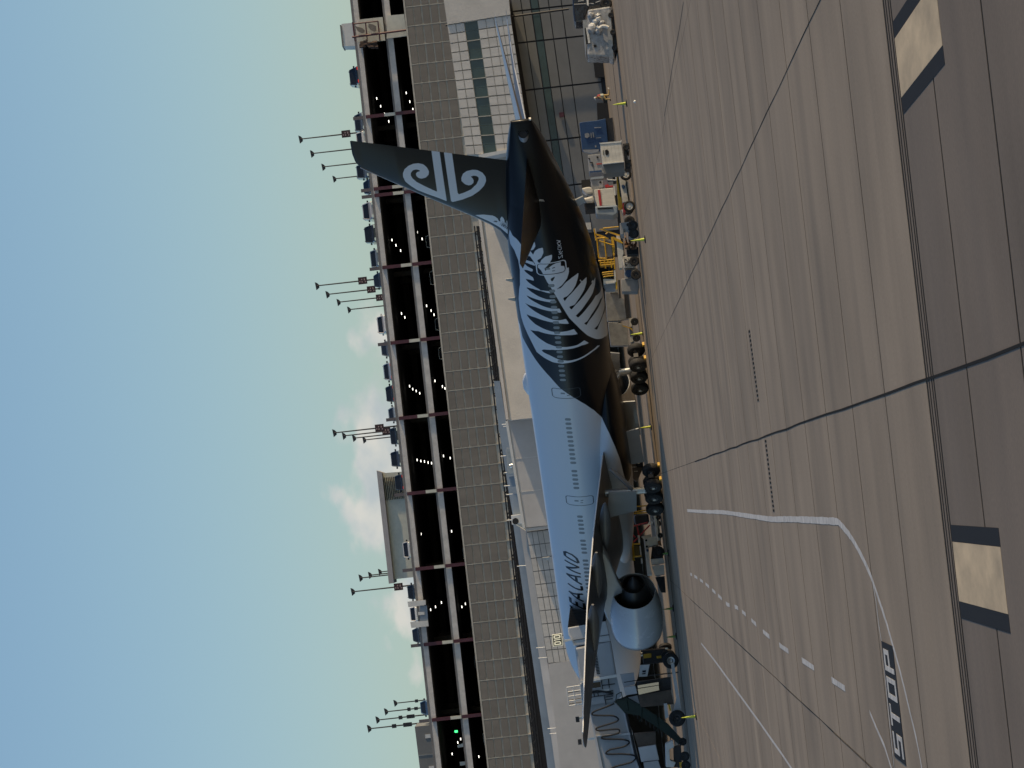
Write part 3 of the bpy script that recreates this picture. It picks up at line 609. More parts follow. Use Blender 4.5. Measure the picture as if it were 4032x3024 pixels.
LEAF8 = [(55.1,4.76),(55.24,4.5),(55.58,3.97),(55.82,3.37),(55.16,2.86),(54.22,2.77),(54.81,3.06),(54.76,3.41),(54.58,3.78),(54.22,4.15),(54.22,4.39)]
LEAF9 = [(53.88,4.22),(54.17,3.98),(54.4,3.48),(54.5,2.99),(53.99,2.67),(53.14,2.65),(53.18,2.83),(53.05,3.11),(52.85,3.41),(52.89,3.72)]
LEAF10 = [(52.47,3.51),(52.77,3.28),(52.94,2.97),(52.43,2.71),(50.8,2.66),(49.46,2.62)]
DOORCUT1 = [(60.1,7.17),(60.04,6.94),(59.31,6.59),(59.36,6.8),(59.58,7.19)]
DOORCUT2 = [(59.64,6.35),(59.83,5.98),(59.35,6.22),(59.36,6.31)]
KORU_A = [(71.48,13.21),(71.3,12.69),(66.25,12.69),(66.71,13.25),(67.15,13.86),(67.71,14.54),(68.26,14.95),(68.74,15.23),(69.27,15.33),(69.63,15.3),(70.0,15.16),(70.27,14.88),(70.41,14.55),(70.4,14.18),(70.24,13.87),(69.88,13.66),(69.5,13.57),(69.19,13.63),(68.95,13.84),(68.88,14.15),(69.03,14.36),(69.26,14.46),(69.46,14.45),(69.6,14.33),(69.63,14.12),(69.78,14.22),(69.85,14.42),(69.8,14.63),(69.57,14.78),(69.32,14.81),(69.02,14.73),(68.62,14.5),(68.13,14.04),(67.37,13.23)]
KORU_B = [(71.16,12.41),(71.0,11.89),(66.88,11.88),(67.02,11.45),(67.26,10.96),(67.7,10.55),(68.14,10.35),(68.36,10.36),(68.51,10.51),(68.55,10.71),(68.46,10.93),(68.36,10.77),(68.09,10.7),(67.85,10.75),(67.69,10.93),(67.69,11.13),(67.88,11.35),(68.2,11.51),(68.49,11.5),(68.86,11.35),(69.06,11.08),(69.11,10.71),(69.01,10.35),(68.7,10.05),(68.27,9.88),(67.88,9.89),(67.47,10.06),(67.02,10.43),(66.63,10.93),(66.32,11.65),(66.11,12.4)]
FIN_LEAF = [(64.44,10.96),(64.49,10.37),(64.33,9.72),(64.0,9.44),(63.7,9.42),(63.4,8.88),(63.78,8.83),(64.0,8.62),(63.14,8.6),(61.63,8.58),(62.3,8.95),(62.99,9.46),(63.63,10.06)]
FIN_LEAF2 = [(63.68,9.31),(63.94,9.29),(64.21,9.15),(63.88,8.98),(63.58,9.07)]
FC1 = [(63.67,9.87),(63.75,9.58),(63.64,9.38),(63.51,9.6)]
FC2 = [(63.26,9.48),(63.38,9.1),(63.09,8.74),(63.09,9.17)]
FC3 = [(62.89,9.1),(62.95,8.9),(62.86,8.69),(62.6,8.73)]
TITLE_STROKES = [[(24.59,6.7),(24.97,7.65),(25.42,7.66),(25.62,7.51),(25.55,7.1),(25.23,6.81),(24.83,6.71),(24.59,6.7)],
 [(23.09,6.62),(23.17,7.02),(23.35,7.66)],
 [(23.35,7.66),(24.01,6.68)],
 [(24.01,6.68),(24.17,7.13),(24.29,7.72)],
 [(21.59,6.63),(21.91,7.09),(22.37,7.69)],
 [(22.37,7.69),(22.5,7.28),(22.67,6.64)],
 [(21.87,6.99),(22.46,7.01)],
 [(20.98,7.69),(20.78,7.16),(20.76,6.65)],
 [(20.76,6.65),(21.34,6.67)],
 [(19.15,6.63),(19.34,7.09),(19.88,7.67)],
 [(19.88,7.67),(19.87,7.33),(20.22,6.63)],
 [(19.43,7.0),(20.02,6.97)],
 [(18.02,6.64),(18.23,7.16),(18.3,7.65),(19.03,7.65)],
 [(18.29,7.18),(18.8,7.19)],
 [(18.02,6.64),(18.91,6.64)],
 [(17.32,6.63),(17.57,6.65)],
 [(17.81,7.66),(17.43,7.65),(17.47,6.66)]]
REG_STROKES = [[(61.37,5.38),(61.64,5.37)],
 [(61.64,5.37),(61.38,5.62)],
 [(61.38,5.62),(61.62,5.62)],
 [(61.73,5.35),(61.8,5.6)],
 [(61.77,5.46),(62.04,5.58)],
 [(61.79,5.46),(61.97,5.33)],
 [(61.94,5.49),(62.12,5.49)],
 [(62.16,5.39),(62.21,5.61),(62.43,5.61),(62.37,5.38),(62.16,5.39)],
 [(62.47,5.38),(62.54,5.62)],
 [(62.5,5.5),(62.81,5.62)],
 [(62.53,5.5),(62.7,5.37)],
 [(62.89,5.63),(62.82,5.4)],
 [(62.82,5.4),(62.91,5.53)],
 [(62.91,5.53),(62.91,5.39)],
 [(62.91,5.39),(63.07,5.64)]]
TH = 0.59905
ac = thing('airliner', 'large twin-engine airliner in black and white fern livery at the gate', 'airplane', (4.8025, 262.648, 0), TH+math.pi/2, local=True)
PROF = np.array([(0, 4.75, 4.55, 0.02), (0.4, 5.45, 4.0, .62), (1.2, 6.15, 3.5, 1.15), (2.5, 7.0, 3.05, 1.75), (4.5, 7.95, 2.68, 2.4), (7, 8.45, 2.47, 2.85), (10, 8.6, 2.4, 3.07), (12.5, 8.63, 2.39, 3.1), (30, 8.75, 2.55, 3.1), (45, 8.9, 2.68, 3.1), (50, 8.95, 2.73, 3.1), (54, 8.98, 2.78, 3.05), (57, 9.0, 2.98, 2.88), (60, 9.0, 3.3, 2.6), (63, 8.92, 3.75, 2.2), (66, 8.75, 4.45, 1.72), (69, 8.45, 5.2, 1.2), (71.5, 8.12, 5.83, .80), (72.4, 7.96, 6.1, .58), (73.0, 7.84, 6.3, .34), (73.38, 7.78, 6.44, .11)])
def smooth_prof():
    s = np.arange(0, 73.4, .05); A = np.stack([np.interp(s, PROF[:, 0], PROF[:, i]) for i in (1, 2, 3)], 1)
    B = A.copy()
    for i in range(len(s)):
        h = int(min(22, max(0, i*.3), len(s)-1-i)); B[i] = A[max(0, i-h):i+h+1].mean(0)
    return s, B
PS, PB = smooth_prof()
def fus(s): return [np.interp(s, PS, PB[:, i]) for i in range(3)]
def surf_y(s, z):
    zt, zb, w = fus(s); zc, rz = (zt+zb)/2, (zt-zb)/2
    return w*np.sqrt(np.clip(1-((z-zc)/rz)**2, 0.0, 1))
def sdf(P, S, Zv):
    """signed distance (positive inside) of points to a polygon"""
    P = np.array(P, float); d = np.full(S.shape, 1e9); ins = np.zeros(S.shape, bool); n = len(P)
    for i in range(n):
        a, b = P[i], P[(i+1) % n]; e = b-a; L2 = e@e
        if L2 < 1e-12: continue
        t = np.clip(((S-a[0])*e[0]+(Zv-a[1])*e[1])/L2, 0, 1)
        d = np.minimum(d, np.hypot(S-a[0]-t*e[0], Zv-a[1]-t*e[1]))
        c = ((a[1] > Zv) != (b[1] > Zv)) & (S < (b[0]-a[0])*(Zv-a[1])/(b[1]-a[1]+1e-12)+a[0]); ins ^= c
    return np.where(ins, d, -d)
FRONT = [(53.2, 9.8)]+WHITE_FRONT+[(33.0, 1.2), (-5, 1.2), (-5, 9.8)]
def livery(S, Zv):
    v = sdf(FRONT, S, Zv)
    for P in (FERN_UPPER, FERN_STEM, LEAF1, LEAF2, LEAF3, LEAF4, LEAF5, LEAF6, LEAF7, LEAF8, LEAF9, LEAF10): v = np.maximum(v, sdf(P, S, Zv))
    for P in (DOORCUT1, DOORCUT2): v = np.minimum(v, -sdf(P, S, Zv))
    return v
def fin_livery(S, Zv):
    v = np.full(S.shape, -5.0)
    for P in (KORU_A, KORU_B, FIN_LEAF, FIN_LEAF2): v = np.maximum(v, sdf(P, S, Zv))
    for P in (FC1, FC2, FC3): v = np.minimum(v, -sdf(P, S, Zv))
    return v
WPT = mat('white_aircraft_paint', (.70, .71, .72), .22, coat=.5, var=.05, vscale=.4)
BPT = mat('black_aircraft_paint', (.0055, .0058, .0068), .32, coat=.08, spec=.28)
GPT = mat('grey_aircraft_paint', (.30, .31, .32), .32, coat=.3, var=.12, vscale=.6)
WGP = mat('wing_grey_paint', (.13, .13, .132), .38, var=.15, vscale=.6)
RIM = mat('wheel_rim_grey', (.10, .10, .10), .5, metal=.4)
COWL = mat('engine_cowl_paint', (.50, .52, .55), .26, coat=.35, var=.06, vscale=.7)
def livery_mat():
    M = bpy.data.materials.new('livery_paint'); M.use_nodes = True; t = M.node_tree; b = t.nodes['Principled BSDF']
    at_ = t.nodes.new('ShaderNodeAttribute'); at_.attribute_name = 'livery'
    mr = t.nodes.new('ShaderNodeMapRange'); mr.inputs['From Min'].default_value = -.012; mr.inputs['From Max'].default_value = .012; t.links.new(at_.outputs['Fac'], mr.inputs['Value'])
    mx = t.nodes.new('ShaderNodeMix'); mx.data_type = 'RGBA'; mx.inputs['A'].default_value = (.0065, .0068, .008, 1); mx.inputs['B'].default_value = (.70, .71, .72, 1)
    t.links.new(mr.outputs[0], mx.inputs['Factor']); t.links.new(mx.outputs['Result'], b.inputs['Base Color'])
    b.inputs['Roughness'].default_value = .30; b.inputs['Specular IOR Level'].default_value = .18; b.inputs['Coat Weight'].default_value = .06; b.inputs['Coat Roughness'].default_value = .12
    return M
LIV = livery_mat()
def grid_obj(name, V, nu, nv, m, closed_v=True, attr=None, parent=ac, caps=()):
    """V: (nu*nv,3) array"""
    F = []
    jj = nv if closed_v else nv-1
    i = np.arange(nu-1)[:, None]; j = np.arange(jj)[None, :]
    a = i*nv+j; b = i*nv+(j+1) % nv
    F = np.stack([a, b, b+nv, a+nv], -1).reshape(-1, 4).tolist()
    for c in caps: F.append(list(range(c*nv, c*nv+nv)) if c else list(range(nv))[::-1])
    me = bpy.data.meshes.new(name); me.from_pydata(V.tolist(), [], F); me.materials.append(m)
    me.polygons.foreach_set('use_smooth', [True]*len(me.polygons))
    if attr is not None:
        A = me.attributes.new('livery', 'FLOAT', 'POINT'); A.data.foreach_set('value', attr.astype(np.float32))
    me.update(); o = bpy.data.objects.new(name, me); scene.collection.objects.link(o); o.parent = parent; ORG[o.name] = Vector((0, 0, 0)); return o
# fuselage
ss = np.concatenate([np.array([0, .1, .25, .5, .8, 1.2, 1.8, 2.5, 3.3, 4.2, 5.2, 6.4, 8, 10]), np.arange(12, 33.5, 1.0), np.arange(33.5, 73.3, .11), [73.38]])
nth = 200; th = np.linspace(0, 2*np.pi, nth, endpoint=False)
zt, zb, w = fus(ss)
S = np.repeat(ss[:, None], nth, 1)
ex = np.interp(ss, [0, 66, 73.4], [1, 1, .42])[:, None]                 # the tail ends in an upright blade
cs_, sn_ = np.cos(th)[None], np.sin(th)[None]
Zv = ((zt+zb)/2)[:, None]+((zt-zb)/2)[:, None]*np.sign(cs_)*np.abs(cs_)**ex; Yv = w[:, None]*np.sign(sn_)*np.abs(sn_)**ex
V = np.stack([37.11-S, Yv, Zv], -1).reshape(-1, 3)
fz_ = grid_obj('fuselage', V, len(ss), nth, LIV, attr=livery(S.ravel(), Zv.ravel()), caps=(0, len(ss)-1))
# belly fairing
bs = np.arange(20, 47.01, .15); nb = 120; tb = np.linspace(0, 2*np.pi, nb, endpoint=False)
env = np.clip(np.sin(np.pi*np.clip((bs-20)/27, 0, 1)), 0, 1)**.45
S = np.repeat(bs[:, None], nb, 1)
Zv = 3.35+(1.45*env)[:, None]*np.cos(tb)[None]; Yv = (3.55*env)[:, None]*np.sign(np.sin(tb))*np.abs(np.sin(tb))**.8
grid_obj('belly_fairing', np.stack([37.11-S, Yv, Zv], -1).reshape(-1, 3), len(bs), nb, LIV, attr=livery(S.ravel(), Zv.ravel()), caps=(0, len(bs)-1))
# fin
zz = np.concatenate([np.linspace(7.6, 11, 34), np.linspace(11.1, 18.42, 74)])
LEz = np.interp(zz, [7.6, 8.8, 9.0, 9.35, 9.95, 10.99, 13.95, 18.0, 18.3, 18.42], [60.4, 60.6, 61.2, 62.2, 63.0, 64.05, 66.71, 70.45, 71.0, 71.9])
TEz = np.interp(zz, [7.6, 8.24, 18.33, 18.42], [69.24, 69.48, 73.29, 73.25])
nc = 90
def airfoil(n):
    x = (1-np.cos(np.linspace(0, np.pi, n)))/2
    y = 5*(.2969*np.sqrt(x)-.126*x-.3516*x**2+.2843*x**3-.1036*x**4); return x, y
xa, ya = airfoil(nc)
X2 = np.concatenate([xa, xa[::-1][1:-1]]); Y2 = np.concatenate([ya, -ya[::-1][1:-1]])
n2 = len(X2); ch = (TEz-LEz)
S = LEz[:, None]+ch[:, None]*X2[None]; Zv = np.repeat(zz[:, None], n2, 1); Yv = (ch*.10*np.clip((18.6-zz)/3, .25, 1))[:, None]*Y2[None]
fin = grid_obj('vertical_fin', np.stack([37.11-S, Yv, Zv], -1).reshape(-1, 3), len(zz), n2, LIV, attr=fin_livery(S.ravel(), Zv.ravel()), caps=(len(zz)-1,))
# thin bright leading edge
P = [(37.11-s, 0, z) for s, z in zip(LEz[20:-4]-.02, zz[20:-4])]
MB().tube(P, .045, 6).build('leading_edge', STEEL, fin, world=True)
def lifting(name, secs, m, side, tck, n=36, cap=True, up=None):
    xa, ya = airfoil(n); X2 = np.concatenate([xa, xa[::-1][1:-1]]); Y2 = np.concatenate([ya, -ya[::-1][1:-1]])
    V = []
    for (y, le, te, zle, zte, tt) in secs:
        c = te-le; V.append(np.stack([37.11-(le+c*X2), np.full(len(X2), side*y), zle+(zte-zle)*X2+c*tt*Y2], -1))
    V = np.concatenate(V)
    return grid_obj(name, V, len(secs), len(X2), m, caps=(0, len(secs)-1))
for side, nm in ((1, 'left'), (-1, 'right')):
    H = []
    for y in (.2, 2, 5, 8, 10.2, 10.7, 10.9):
        k = y/10.76; le = 62.7+(y)*.79+max(0, y-10.2)*1.2; te = 70.4+.165*y; zte = 6.88+.117*y
        H.append((y, le, te, zte-(te-le)*.05, zte, .10 if y < 10.3 else .05))
    st = lifting('tailplane', H, BPT if side > 0 else GPT, side, None)  # underside shade and sky reflection put into two different tailplane colours
    st['label'] = 'left tailplane, coloured dark for its shaded underside' if side > 0 else 'right tailplane, coloured pale for sky reflected on top'
    W = []
    for y, le, te, zte, tt in ((1.5, 23.2, 38.9, 3.6, .115), (3.3, 24.3, 39.0, 4.02, .115), (6.5, 26.6, 39.35, 4.6, .11), (10.3, 29.3, 39.8, 5.28, .10), (14.7, 32.3, 41.25, 5.84, .095), (18.4, 34.9, 42.48, 6.32, .092), (22.5, 37.8, 43.85, 6.74, .09), (28.8, 42.2, 45.95, 7.34, .085), (30.6, 44.2, 47.0, 7.44, .08), (31.8, 46.4, 48.2, 7.5, .07), (32.4, 48.1, 48.85, 7.53, .05)):
        W.append((y, le, te, zte+(.012*(te-le) if y > 8 else .0), zte, tt))
    wg = lifting('wing', W, WGP, side, None, n=40)
    wg['label'] = 'left wing, seen from below' if side > 0 else 'right wing'
    # pale trailing edge strip
    MB().tube([(37.11-te+.0, side*y, zte+.02) for (y, le, te, zle, zte, tt) in W[1:-1]], .05, 6).build('trailing_edge', WPT, wg)
    # flap track fairings
    for y, tip, z in ((9.0, 41.2, 4.35), (14.1, 42.7, 5.35), (19.6, 44.6, 6.0)):
        L_ = 6.2 if y < 20 else 4.6; Rg = []
        for i in range(15):
            u = i/14; r = max(.02, .46*math.sin(math.pi*min(1, u*.94+.03))**.7*(1-.25*u)); s = tip-u*L_; zc = z+.30*u-.06
            Rg.append([(37.11-s, side*y+r*.72*math.cos(a), zc+r*1.05*math.sin(a)) for a in np.linspace(0, 2*math.pi, 16, endpoint=False)])
        MB().rings(Rg).build('flap_fairing', WGP, ac, smooth=True)
    # engine
    ey, ez = side*9.6, 2.82; ax = (1, 0, 0)
    X = lambda s: 37.11-s
    en = MB().lathe([(X(s), r) for s, r in ((24.85, 1.70), (24.72, 1.76), (24.85, 1.84), (25.3, 1.91), (26.2, 1.97), (27.5, 1.97), (28.6, 1.87), (29.5, 1.72), (30.2, 1.58), (30.18, 1.54), (29.4, 1.55), (28.2, 1.5))], (0, ey, ez), ax, 56).build('engine_cowling', COWL, ac, smooth=True)
    MB().lathe([(X(s), r) for s, r in ((24.86, 1.695), (24.70, 1.75), (24.86, 1.845), (25.0, 1.872))], (0, ey, ez), ax, 56).build('intake_lip', STEEL, en, smooth=True)
    MB().lathe([(X(s), r) for s, r in ((24.9, 1.68), (26.1, 1.6), (26.15, .3), (25.6, .05))], (0, ey, ez), ax, 48).build('intake_fan', STEELD, en, smooth=True)
    MB().lathe([(X(s), r) for s, r in ((28.15, 1.52), (28.2, 1.28), (29.4, 1.22), (30.4, 1.02), (31.2, .84), (31.18, .78), (30.6, .74))], (0, ey, ez), ax, 48).build('core_cowl', mat('core_metal', (.05, .048, .046), .42, metal=.7, var=.2, vscale=2), en, smooth=True)
    MB().lathe([(X(s), r) for s, r in ((30.5, .76), (30.8, .55), (31.6, .34), (32.2, .04))], (0, ey, ez), ax, 32).build('exhaust_plug', STEELD, en, smooth=True)
    py = MB().prism([Vector((37.11-s, ey-.26, z)) for s, z in ((25.9, 4.7), (27.3, 5.05), (29.5, 5.35), (34.5, 5.15), (36.6, 4.75), (34.8, 4.35), (32.3, 3.95), (30.6, 3.55), (30.2, 4.2), (28, 4.4))], (0, .52, 0)).build('engine_pylon', GPT, ac, bevel=.1)
    # main gear
    gy = side*5.485
    mg = MB().cyl((0, gy, .75), (.15, side*5.25, 4.2), .24, .3, n=16).build('main_gear_strut', STEEL, ac, smooth=True)
    MB().box((0, gy, .72), (3.6, .34, .34)).build('bogie_beam', STEELD, mg)
    MB().cyl((.1, gy, 2.0), (-1.9, side*4.6, 3.6), .13, n=10).cyl((0, gy, 1.9), (.2, side*3.4, 3.3), .15, n=10).cyl((.1, gy, 1.1), (1.2, gy, .85), .09).build('brace', GPT, mg)
    for k in (-1, 0, 1):
        MB().cyl((k*1.47, gy-.95, .66), (k*1.47, gy+.95, .66), .11, n=10).build('axle', STEEL, mg)
        for q in (-1, 1):
            wy = gy+q*.70
            ty = MB().lathe([(-.24, .30), (-.25, .48), (-.22, .60), (-.13, .655), (.13, .655), (.22, .60), (.25, .48), (.24, .30)], (k*1.47, wy, .66), (0, 1, 0), 32).build('tyre', BLACK, mg, smooth=True)
            MB().lathe([(-.2, .02), (-.19, .12), (-.14, .2), (-.2, .30), (-.15, .33), (.15, .33), (.2, .30), (.14, .2), (.19, .12), (.2, .02)], (k*1.47, wy, .66), (0, 1, 0), 24).build('rim', RIM, ty, smooth=True)
    MB().prism([(1.3, gy+side*.75, 2.0), (-1.2, gy+side*.75, 1.9), (-1.7, gy+side*.9, 3.9), (1.6, gy+side*.9, 4.2)], (0, side*.08, 0)).build('gear_door', GPT, mg)
    MB().prism([(2.4, side*1.2, 1.0), (-1.9, side*1.2, 1.2), (-1.8, side*1.35, 2.4), (2.4, side*1.35, 2.3)], (0, side*.08, 0)).build('gear_door', GPT, mg)
    for q in (-1, 1): MB().mm((-2.1+.0, gy+q*.62-.14, 0.0), (-2.3, gy+q*.62+.14, .16)).build('chock', YEL, mg)
# nose gear
ng = MB().cyl((31.22, 0, .55), (31.3, 0, 3.0), .16, n=12).build('nose_gear_strut', STEEL, ac, smooth=True)
for q in (-1, 1):
    MB().lathe([(-.17, .25), (-.18, .42), (-.1, .535), (.1, .535), (.18, .42), (.17, .25)], (31.22, q*.36, .54), (0, 1, 0), 28).build('tyre', BLACK, ng, smooth=True)
    MB().lathe([(-.12, .02), (-.12, .26), (.12, .26), (.12, .02)], (31.22, q*.36, .54), (0, 1, 0), 20).build('rim', STEEL, ng)
# cabin windows
def rrect(w, h, r, n=4):
    P = []
    for cx, cy, a0 in ((w/2-r, h/2-r, 0), (-w/2+r, h/2-r, 90), (-w/2+r, -h/2+r, 180), (w/2-r, -h/2+r, 270)):
        for i in range(n+1): a = R(a0+90*i/n); P.append((cx+r*math.cos(a), cy+r*math.sin(a)))
    return P
CWIN = mat('cabin_window', (.19, .20, .205), .35)
def on_side(s, z, off=.0):
    y = float(surf_y(s, z)); e = .05; dz = (float(surf_y(s, z+e))-float(surf_y(s, z-e)))/(2*e); ds = (float(surf_y(s+e, z))-float(surf_y(s-e, z)))/(2*e)
    n = Vector((ds, 1, -dz)).normalized(); return Vector((37.11-s, y, z))+n*off, n
wlist = [58.94-.5505*i for i in range(20)]+[43.63-.549*i for i in range(11)]+[37.06-.547*i for i in range(5)]+[31.06-.547*i for i in range(5)]+[27.79-.547*i for i in range(4)]+[25.04-.549*i for i in range(21)]
win = None; V = rrect(.29, .43, .12)
for s in wlist:
    z = 6.15+(s-25)*.0056
    c, n = on_side(s, z, .006)
    if win is None:
        win = MB().prism([Vector((a, 0, b)) for a, b in V], (0, .02, 0)).build('cabin_window', CWIN, ac, world=False); o = win
    else: o = dup_mesh(win, ac, c)
    o.location = c-n*.015; o.rotation_mode = 'QUATERNION'; o.rotation_quaternion = Vector((0, 1, 0)).rotation_difference(n)
# painted strokes on the skin
def stroke(mb, P, w, off):
    pts = []
    for i in range(len(P)-1):
        a, b = Vector(P[i]), Vector(P[i+1]); n = max(1, int((b-a).length/.12))
        for k in range(n+1):
            if k == 0 and i: continue
            pts.append(a+(b-a)*k/n)
    V = []
    for i, p in enumerate(pts):
        d = (pts[min(i+1, len(pts)-1)]-pts[max(i-1, 0)]).normalized(); nn = Vector((-d.y, d.x))
        for q in (p+nn*w/2, p-nn*w/2): V.append(on_side(q.x, q.y, off)[0])
    mb.add(V, [(2*i, 2*i+1, 2*i+3, 2*i+2) for i in range(len(pts)-1)])
mb = MB()
for k, P in enumerate(TITLE_STROKES): stroke(mb, P, .20, .008+.0015*(k % 3))
mb.build('airline_lettering', BPT, ac, label='black slanted capital lettering along the forward fuselage')
mb = MB()
for k, P in enumerate(REG_STROKES): stroke(mb, P, .04, .008+.0012*(k % 4))
mb.build('registration_lettering', WPT, ac, label='small white registration letters on the black rear fuselage')
# doors
DLINE = mat('door_outline_grey', (.05, .055, .06), .4)
for k, (s0, z0, m_) in enumerate(((60.57, 6.2, WPT), (46.79, 6.15, DLINE), (33.13, 6.05, DLINE), (17.0, 5.95, DLINE), (6.9, 5.9, DLINE))):
    sl_ = 0.0
    Pd = rrect(1.15, 2.0, .25, 5); Pd.append(Pd[0]); mb = MB()
    stroke(mb, [(s0-a, z0+b) for a, b in Pd], .055 if k else .075, .0095)
    d = mb.build('cabin_door', m_, ac)
    if k == 0:
        mb = MB(); Pd = rrect(1.0, 1.85, .22, 5); Pd.append(Pd[0]); stroke(mb, [(s0-a, z0+b) for a, b in Pd], .05, .0105); mb.build('door_seam', BPT, d)
    mb = MB(); stroke(mb, [(s0-.05, z0+.25), (s0+.12, z0+.25)], .3, .011); mb.build('door_window', CWIN, d)
    mb = MB(); stroke(mb, [(s0-.2, z0-.02), (s0-.2, z0-.22)], .06, .011); stroke(mb, [(s0+.05, z0-.05), (s0+.12, z0-.25)], .07, .0115); mb.build('door_handle', DLINE, d)
# fuselage crown details
MB().lathe([(-1.5, .02), (-1.2, .25), (-.5, .42), (.3, .42), (1.0, .22), (1.4, .02)], (37.11-44.2, 0, 8.78), (1, 0, 0), 20).build('antenna_dome', WPT, ac, smooth=True)
for s in (56.8, 54.6, 21.5): MB().prism([(37.11-s, -.02, 8.9), (37.11-s+.5, -.02, 8.9), (37.11-s+.15, -.02, 9.45), (37.11-s, -.02, 9.45)], (0, .04, 0)).build('blade_antenna', GPT, ac)
MB().prism([(37.11-65.2, -.03, 8.7), (37.11-64.5, -.03, 8.8), (37.11-65.3, -.03, 9.3), (37.11-65.6, -.03, 9.3)], (0, .06, 0)).build('tail_antenna', BPT, ac)
MB().prism([(37.11-64.6, -.05, 4.1), (37.11-63.9, -.05, 3.95), (37.11-64.3, -.05, 3.4), (37.11-64.9, -.05, 3.55)], (0, .1, 0)).build('drain_mast', GPT, ac)
# tail cone: exhaust and lamp
MB().cyl((37.11-71.9, .30, 7.05), (37.11-72.75, .62, 7.05), .34, .31, n=24, cap=False).build('exhaust_ring', GPT, ac, smooth=True)
MB().cyl((37.11-71.9, .28, 7.05), (37.11-72.70, .60, 7.05), .30, .28, n=24).build('exhaust_pipe', BLACK, ac, smooth=True)
MB().box((37.11-73.45, 0, 6.5), (.14, .14, .14)).build('tail_lamp', mat('clear_lamp', (.8, .75, .65), .1), ac)
mb = MB(); stroke(mb, [(66.6, 5.7), (66.9, 6.5)], .16, .01); mb.build('vent_plate', STEEL, ac)
mb = MB(); stroke(mb, [(58.2, 4.2), (58.6, 4.35)], .05, .01); stroke(mb, [(57.2, 3.4), (57.5, 3.55)], .1, .01); mb.build('service_marks', WPT, ac)
# ================================================================ jet bridge
J1, J2, J3 = fr(2100, 2300, 400), fr(2200, 2550, 500), fr(2200, 2650, 500)
JGREY = mat('jetbridge_grey', (.38, .395, .41), .55, var=.10, vscale=.8)
JLITE = mat('jetbridge_light', (.50, .51, .52), .5, var=.10, vscale=.8)
JDARK = mat('bellows_black', (.014, .015, .017), .8)
DGREEN = mat('dark_green_steel', (.012, .028, .020), .6, var=.3, vscale=3)
BROWN = mat('brown_plate', (.10, .075, .055), .7, var=.4, vscale=1.5)
JY = 275.0
jb = thing('jet_bridge', 'grey jet bridge docked at the forward door, with black hose loops', 'jet bridge', at(2600, 2800, JY))
jb.location.z = 0; ORG[jb.name] = Vector(jb.location)
def J(P, Y, d, nm, m, par=None, bevel=0.0): return pp(P, Y, d).build(nm, m, par or jb, bevel=bevel)
ra, rb, lb_, la_ = J1((798, 538))[0], J1((1550, 622))[0], J1((1588, 802))[0], J1((748, 938))[0]
J([ra, rb, lb_, la_], JY+.25, 2.5, 'bellows', JDARK)
for i in range(11):
    t0, t1 = i/11, (i+.55)/11
    J([lerp(ra, la_, t0), lerp(rb, lb_, t0), lerp(rb, lb_, t1), lerp(ra, la_, t1)], JY, .22, 'bellows_fold', JDARK)
hood = J(J1((750, 948), (1588, 806), (1690, 1245), (900, 1350), (770, 1120)), JY-.1, 3.0, 'cab_hood', JLITE, bevel=.08)
J(J1((870, 1215), (1650, 1095), (1655, 1108), (872, 1228)), JY-.13, .03, 'panel_seam', STEELD, hood)
J(J1((1118, 1045), (1185, 1035), (1195, 1140), (1130, 1155)), JY-.14, .04, 'porthole', BLACK, hood)
br = J([(2263, 2551), (2406, 2525), (2429, 2664), (2284, 2684)], JY-.2, 3.2, 'rotunda_shell', JGREY, bevel=.15)
for i in range(15):
    q = J2((612+i*4.2, 85+i*26))[0]; MB().box(at(q[0]+4, q[1], JY-.22), (.06, .04, .26)).build('vent_slit', BLACK, br)
J([(2428, 2655), (2284, 2681), (2287, 2690), (2431, 2666)], JY-.35, .4, 'shell_collar', WHITEM)
cab = J(J2((378, 640), (1010, 515), (1090, 850), (960, 935), (520, 1010), (400, 900)), JY+.1, 2.8, 'service_cab', JGREY)
J(J2((552, 592), (738, 565), (748, 700), (585, 715)), JY+.06, .05, 'window_frame', JLITE, cab)
J(J2((572, 617), (728, 595), (735, 690), (588, 706)), JY+.04, .03, 'window_pane', CGLASS, cab)
J(J2((768, 728), (880, 718), (884, 758), (772, 770)), JY+.05, .05, 'label_plate', WHITEM, cab)
for a, b in (((740, 570), (760, 720)), ((865, 545), (880, 700)), ((750, 660), (980, 630)), ((540, 800), (950, 750)), ((540, 865), (940, 810)), ((610, 800), (620, 850)), ((680, 790), (690, 840)), ((810, 860), (950, 840)), ((820, 905), (940, 890)), ((790, 840), (825, 995))):
    MB().tube([at(*J2(a)[0], JY), at(*J2(b)[0], JY)], .035).build('hand_rail', STEELD, cab)
MB().tube([at(*p, JY-.05) for p in J2((580, 770), (680, 755), (800, 770), (950, 800))], .08).build('power_cable', BLACK, cab)
ta = J(J3((515, 440), (520, 570), (640, 1100), (1290, 1062), (1180, 715), (985, 515), (960, 480)), JY+.3, 2.6, 'inner_tunnel', JGREY, bevel=.05)
tb_ = J(J3((640, 1108), (760, 1655), (790, 1800), (1460, 1800), (1420, 1600), (1290, 1066)), JY-.1, 3.2, 'outer_tunnel', JGREY, bevel=.05)
J(J3((640, 1095), (1290, 1040), (1290, 1075), (645, 1120)), JY-.2, 3.4, 'tunnel_collar', JLITE)
J(J3((520, 580), (645, 1095), (655, 1100), (770, 1655), (780, 1800), (740, 1800), (615, 1080), (508, 590)), JY-.25, .2, 'roof_gutter', JLITE)
mb = MB().tube([at(*p, JY-.1) for p in J3((1145, 700), (1200, 960), (1225, 1060), (1300, 1400), (1400, 1700))], .07); mb.build('floor_beam', JLITE, jb)
mb = MB().tube([at(*p, JY-.15) for p in J3((1180, 700), (1235, 960), (1260, 1060), (1335, 1400), (1440, 1700))], .1); mb.build('floor_beam', STEELD, jb)
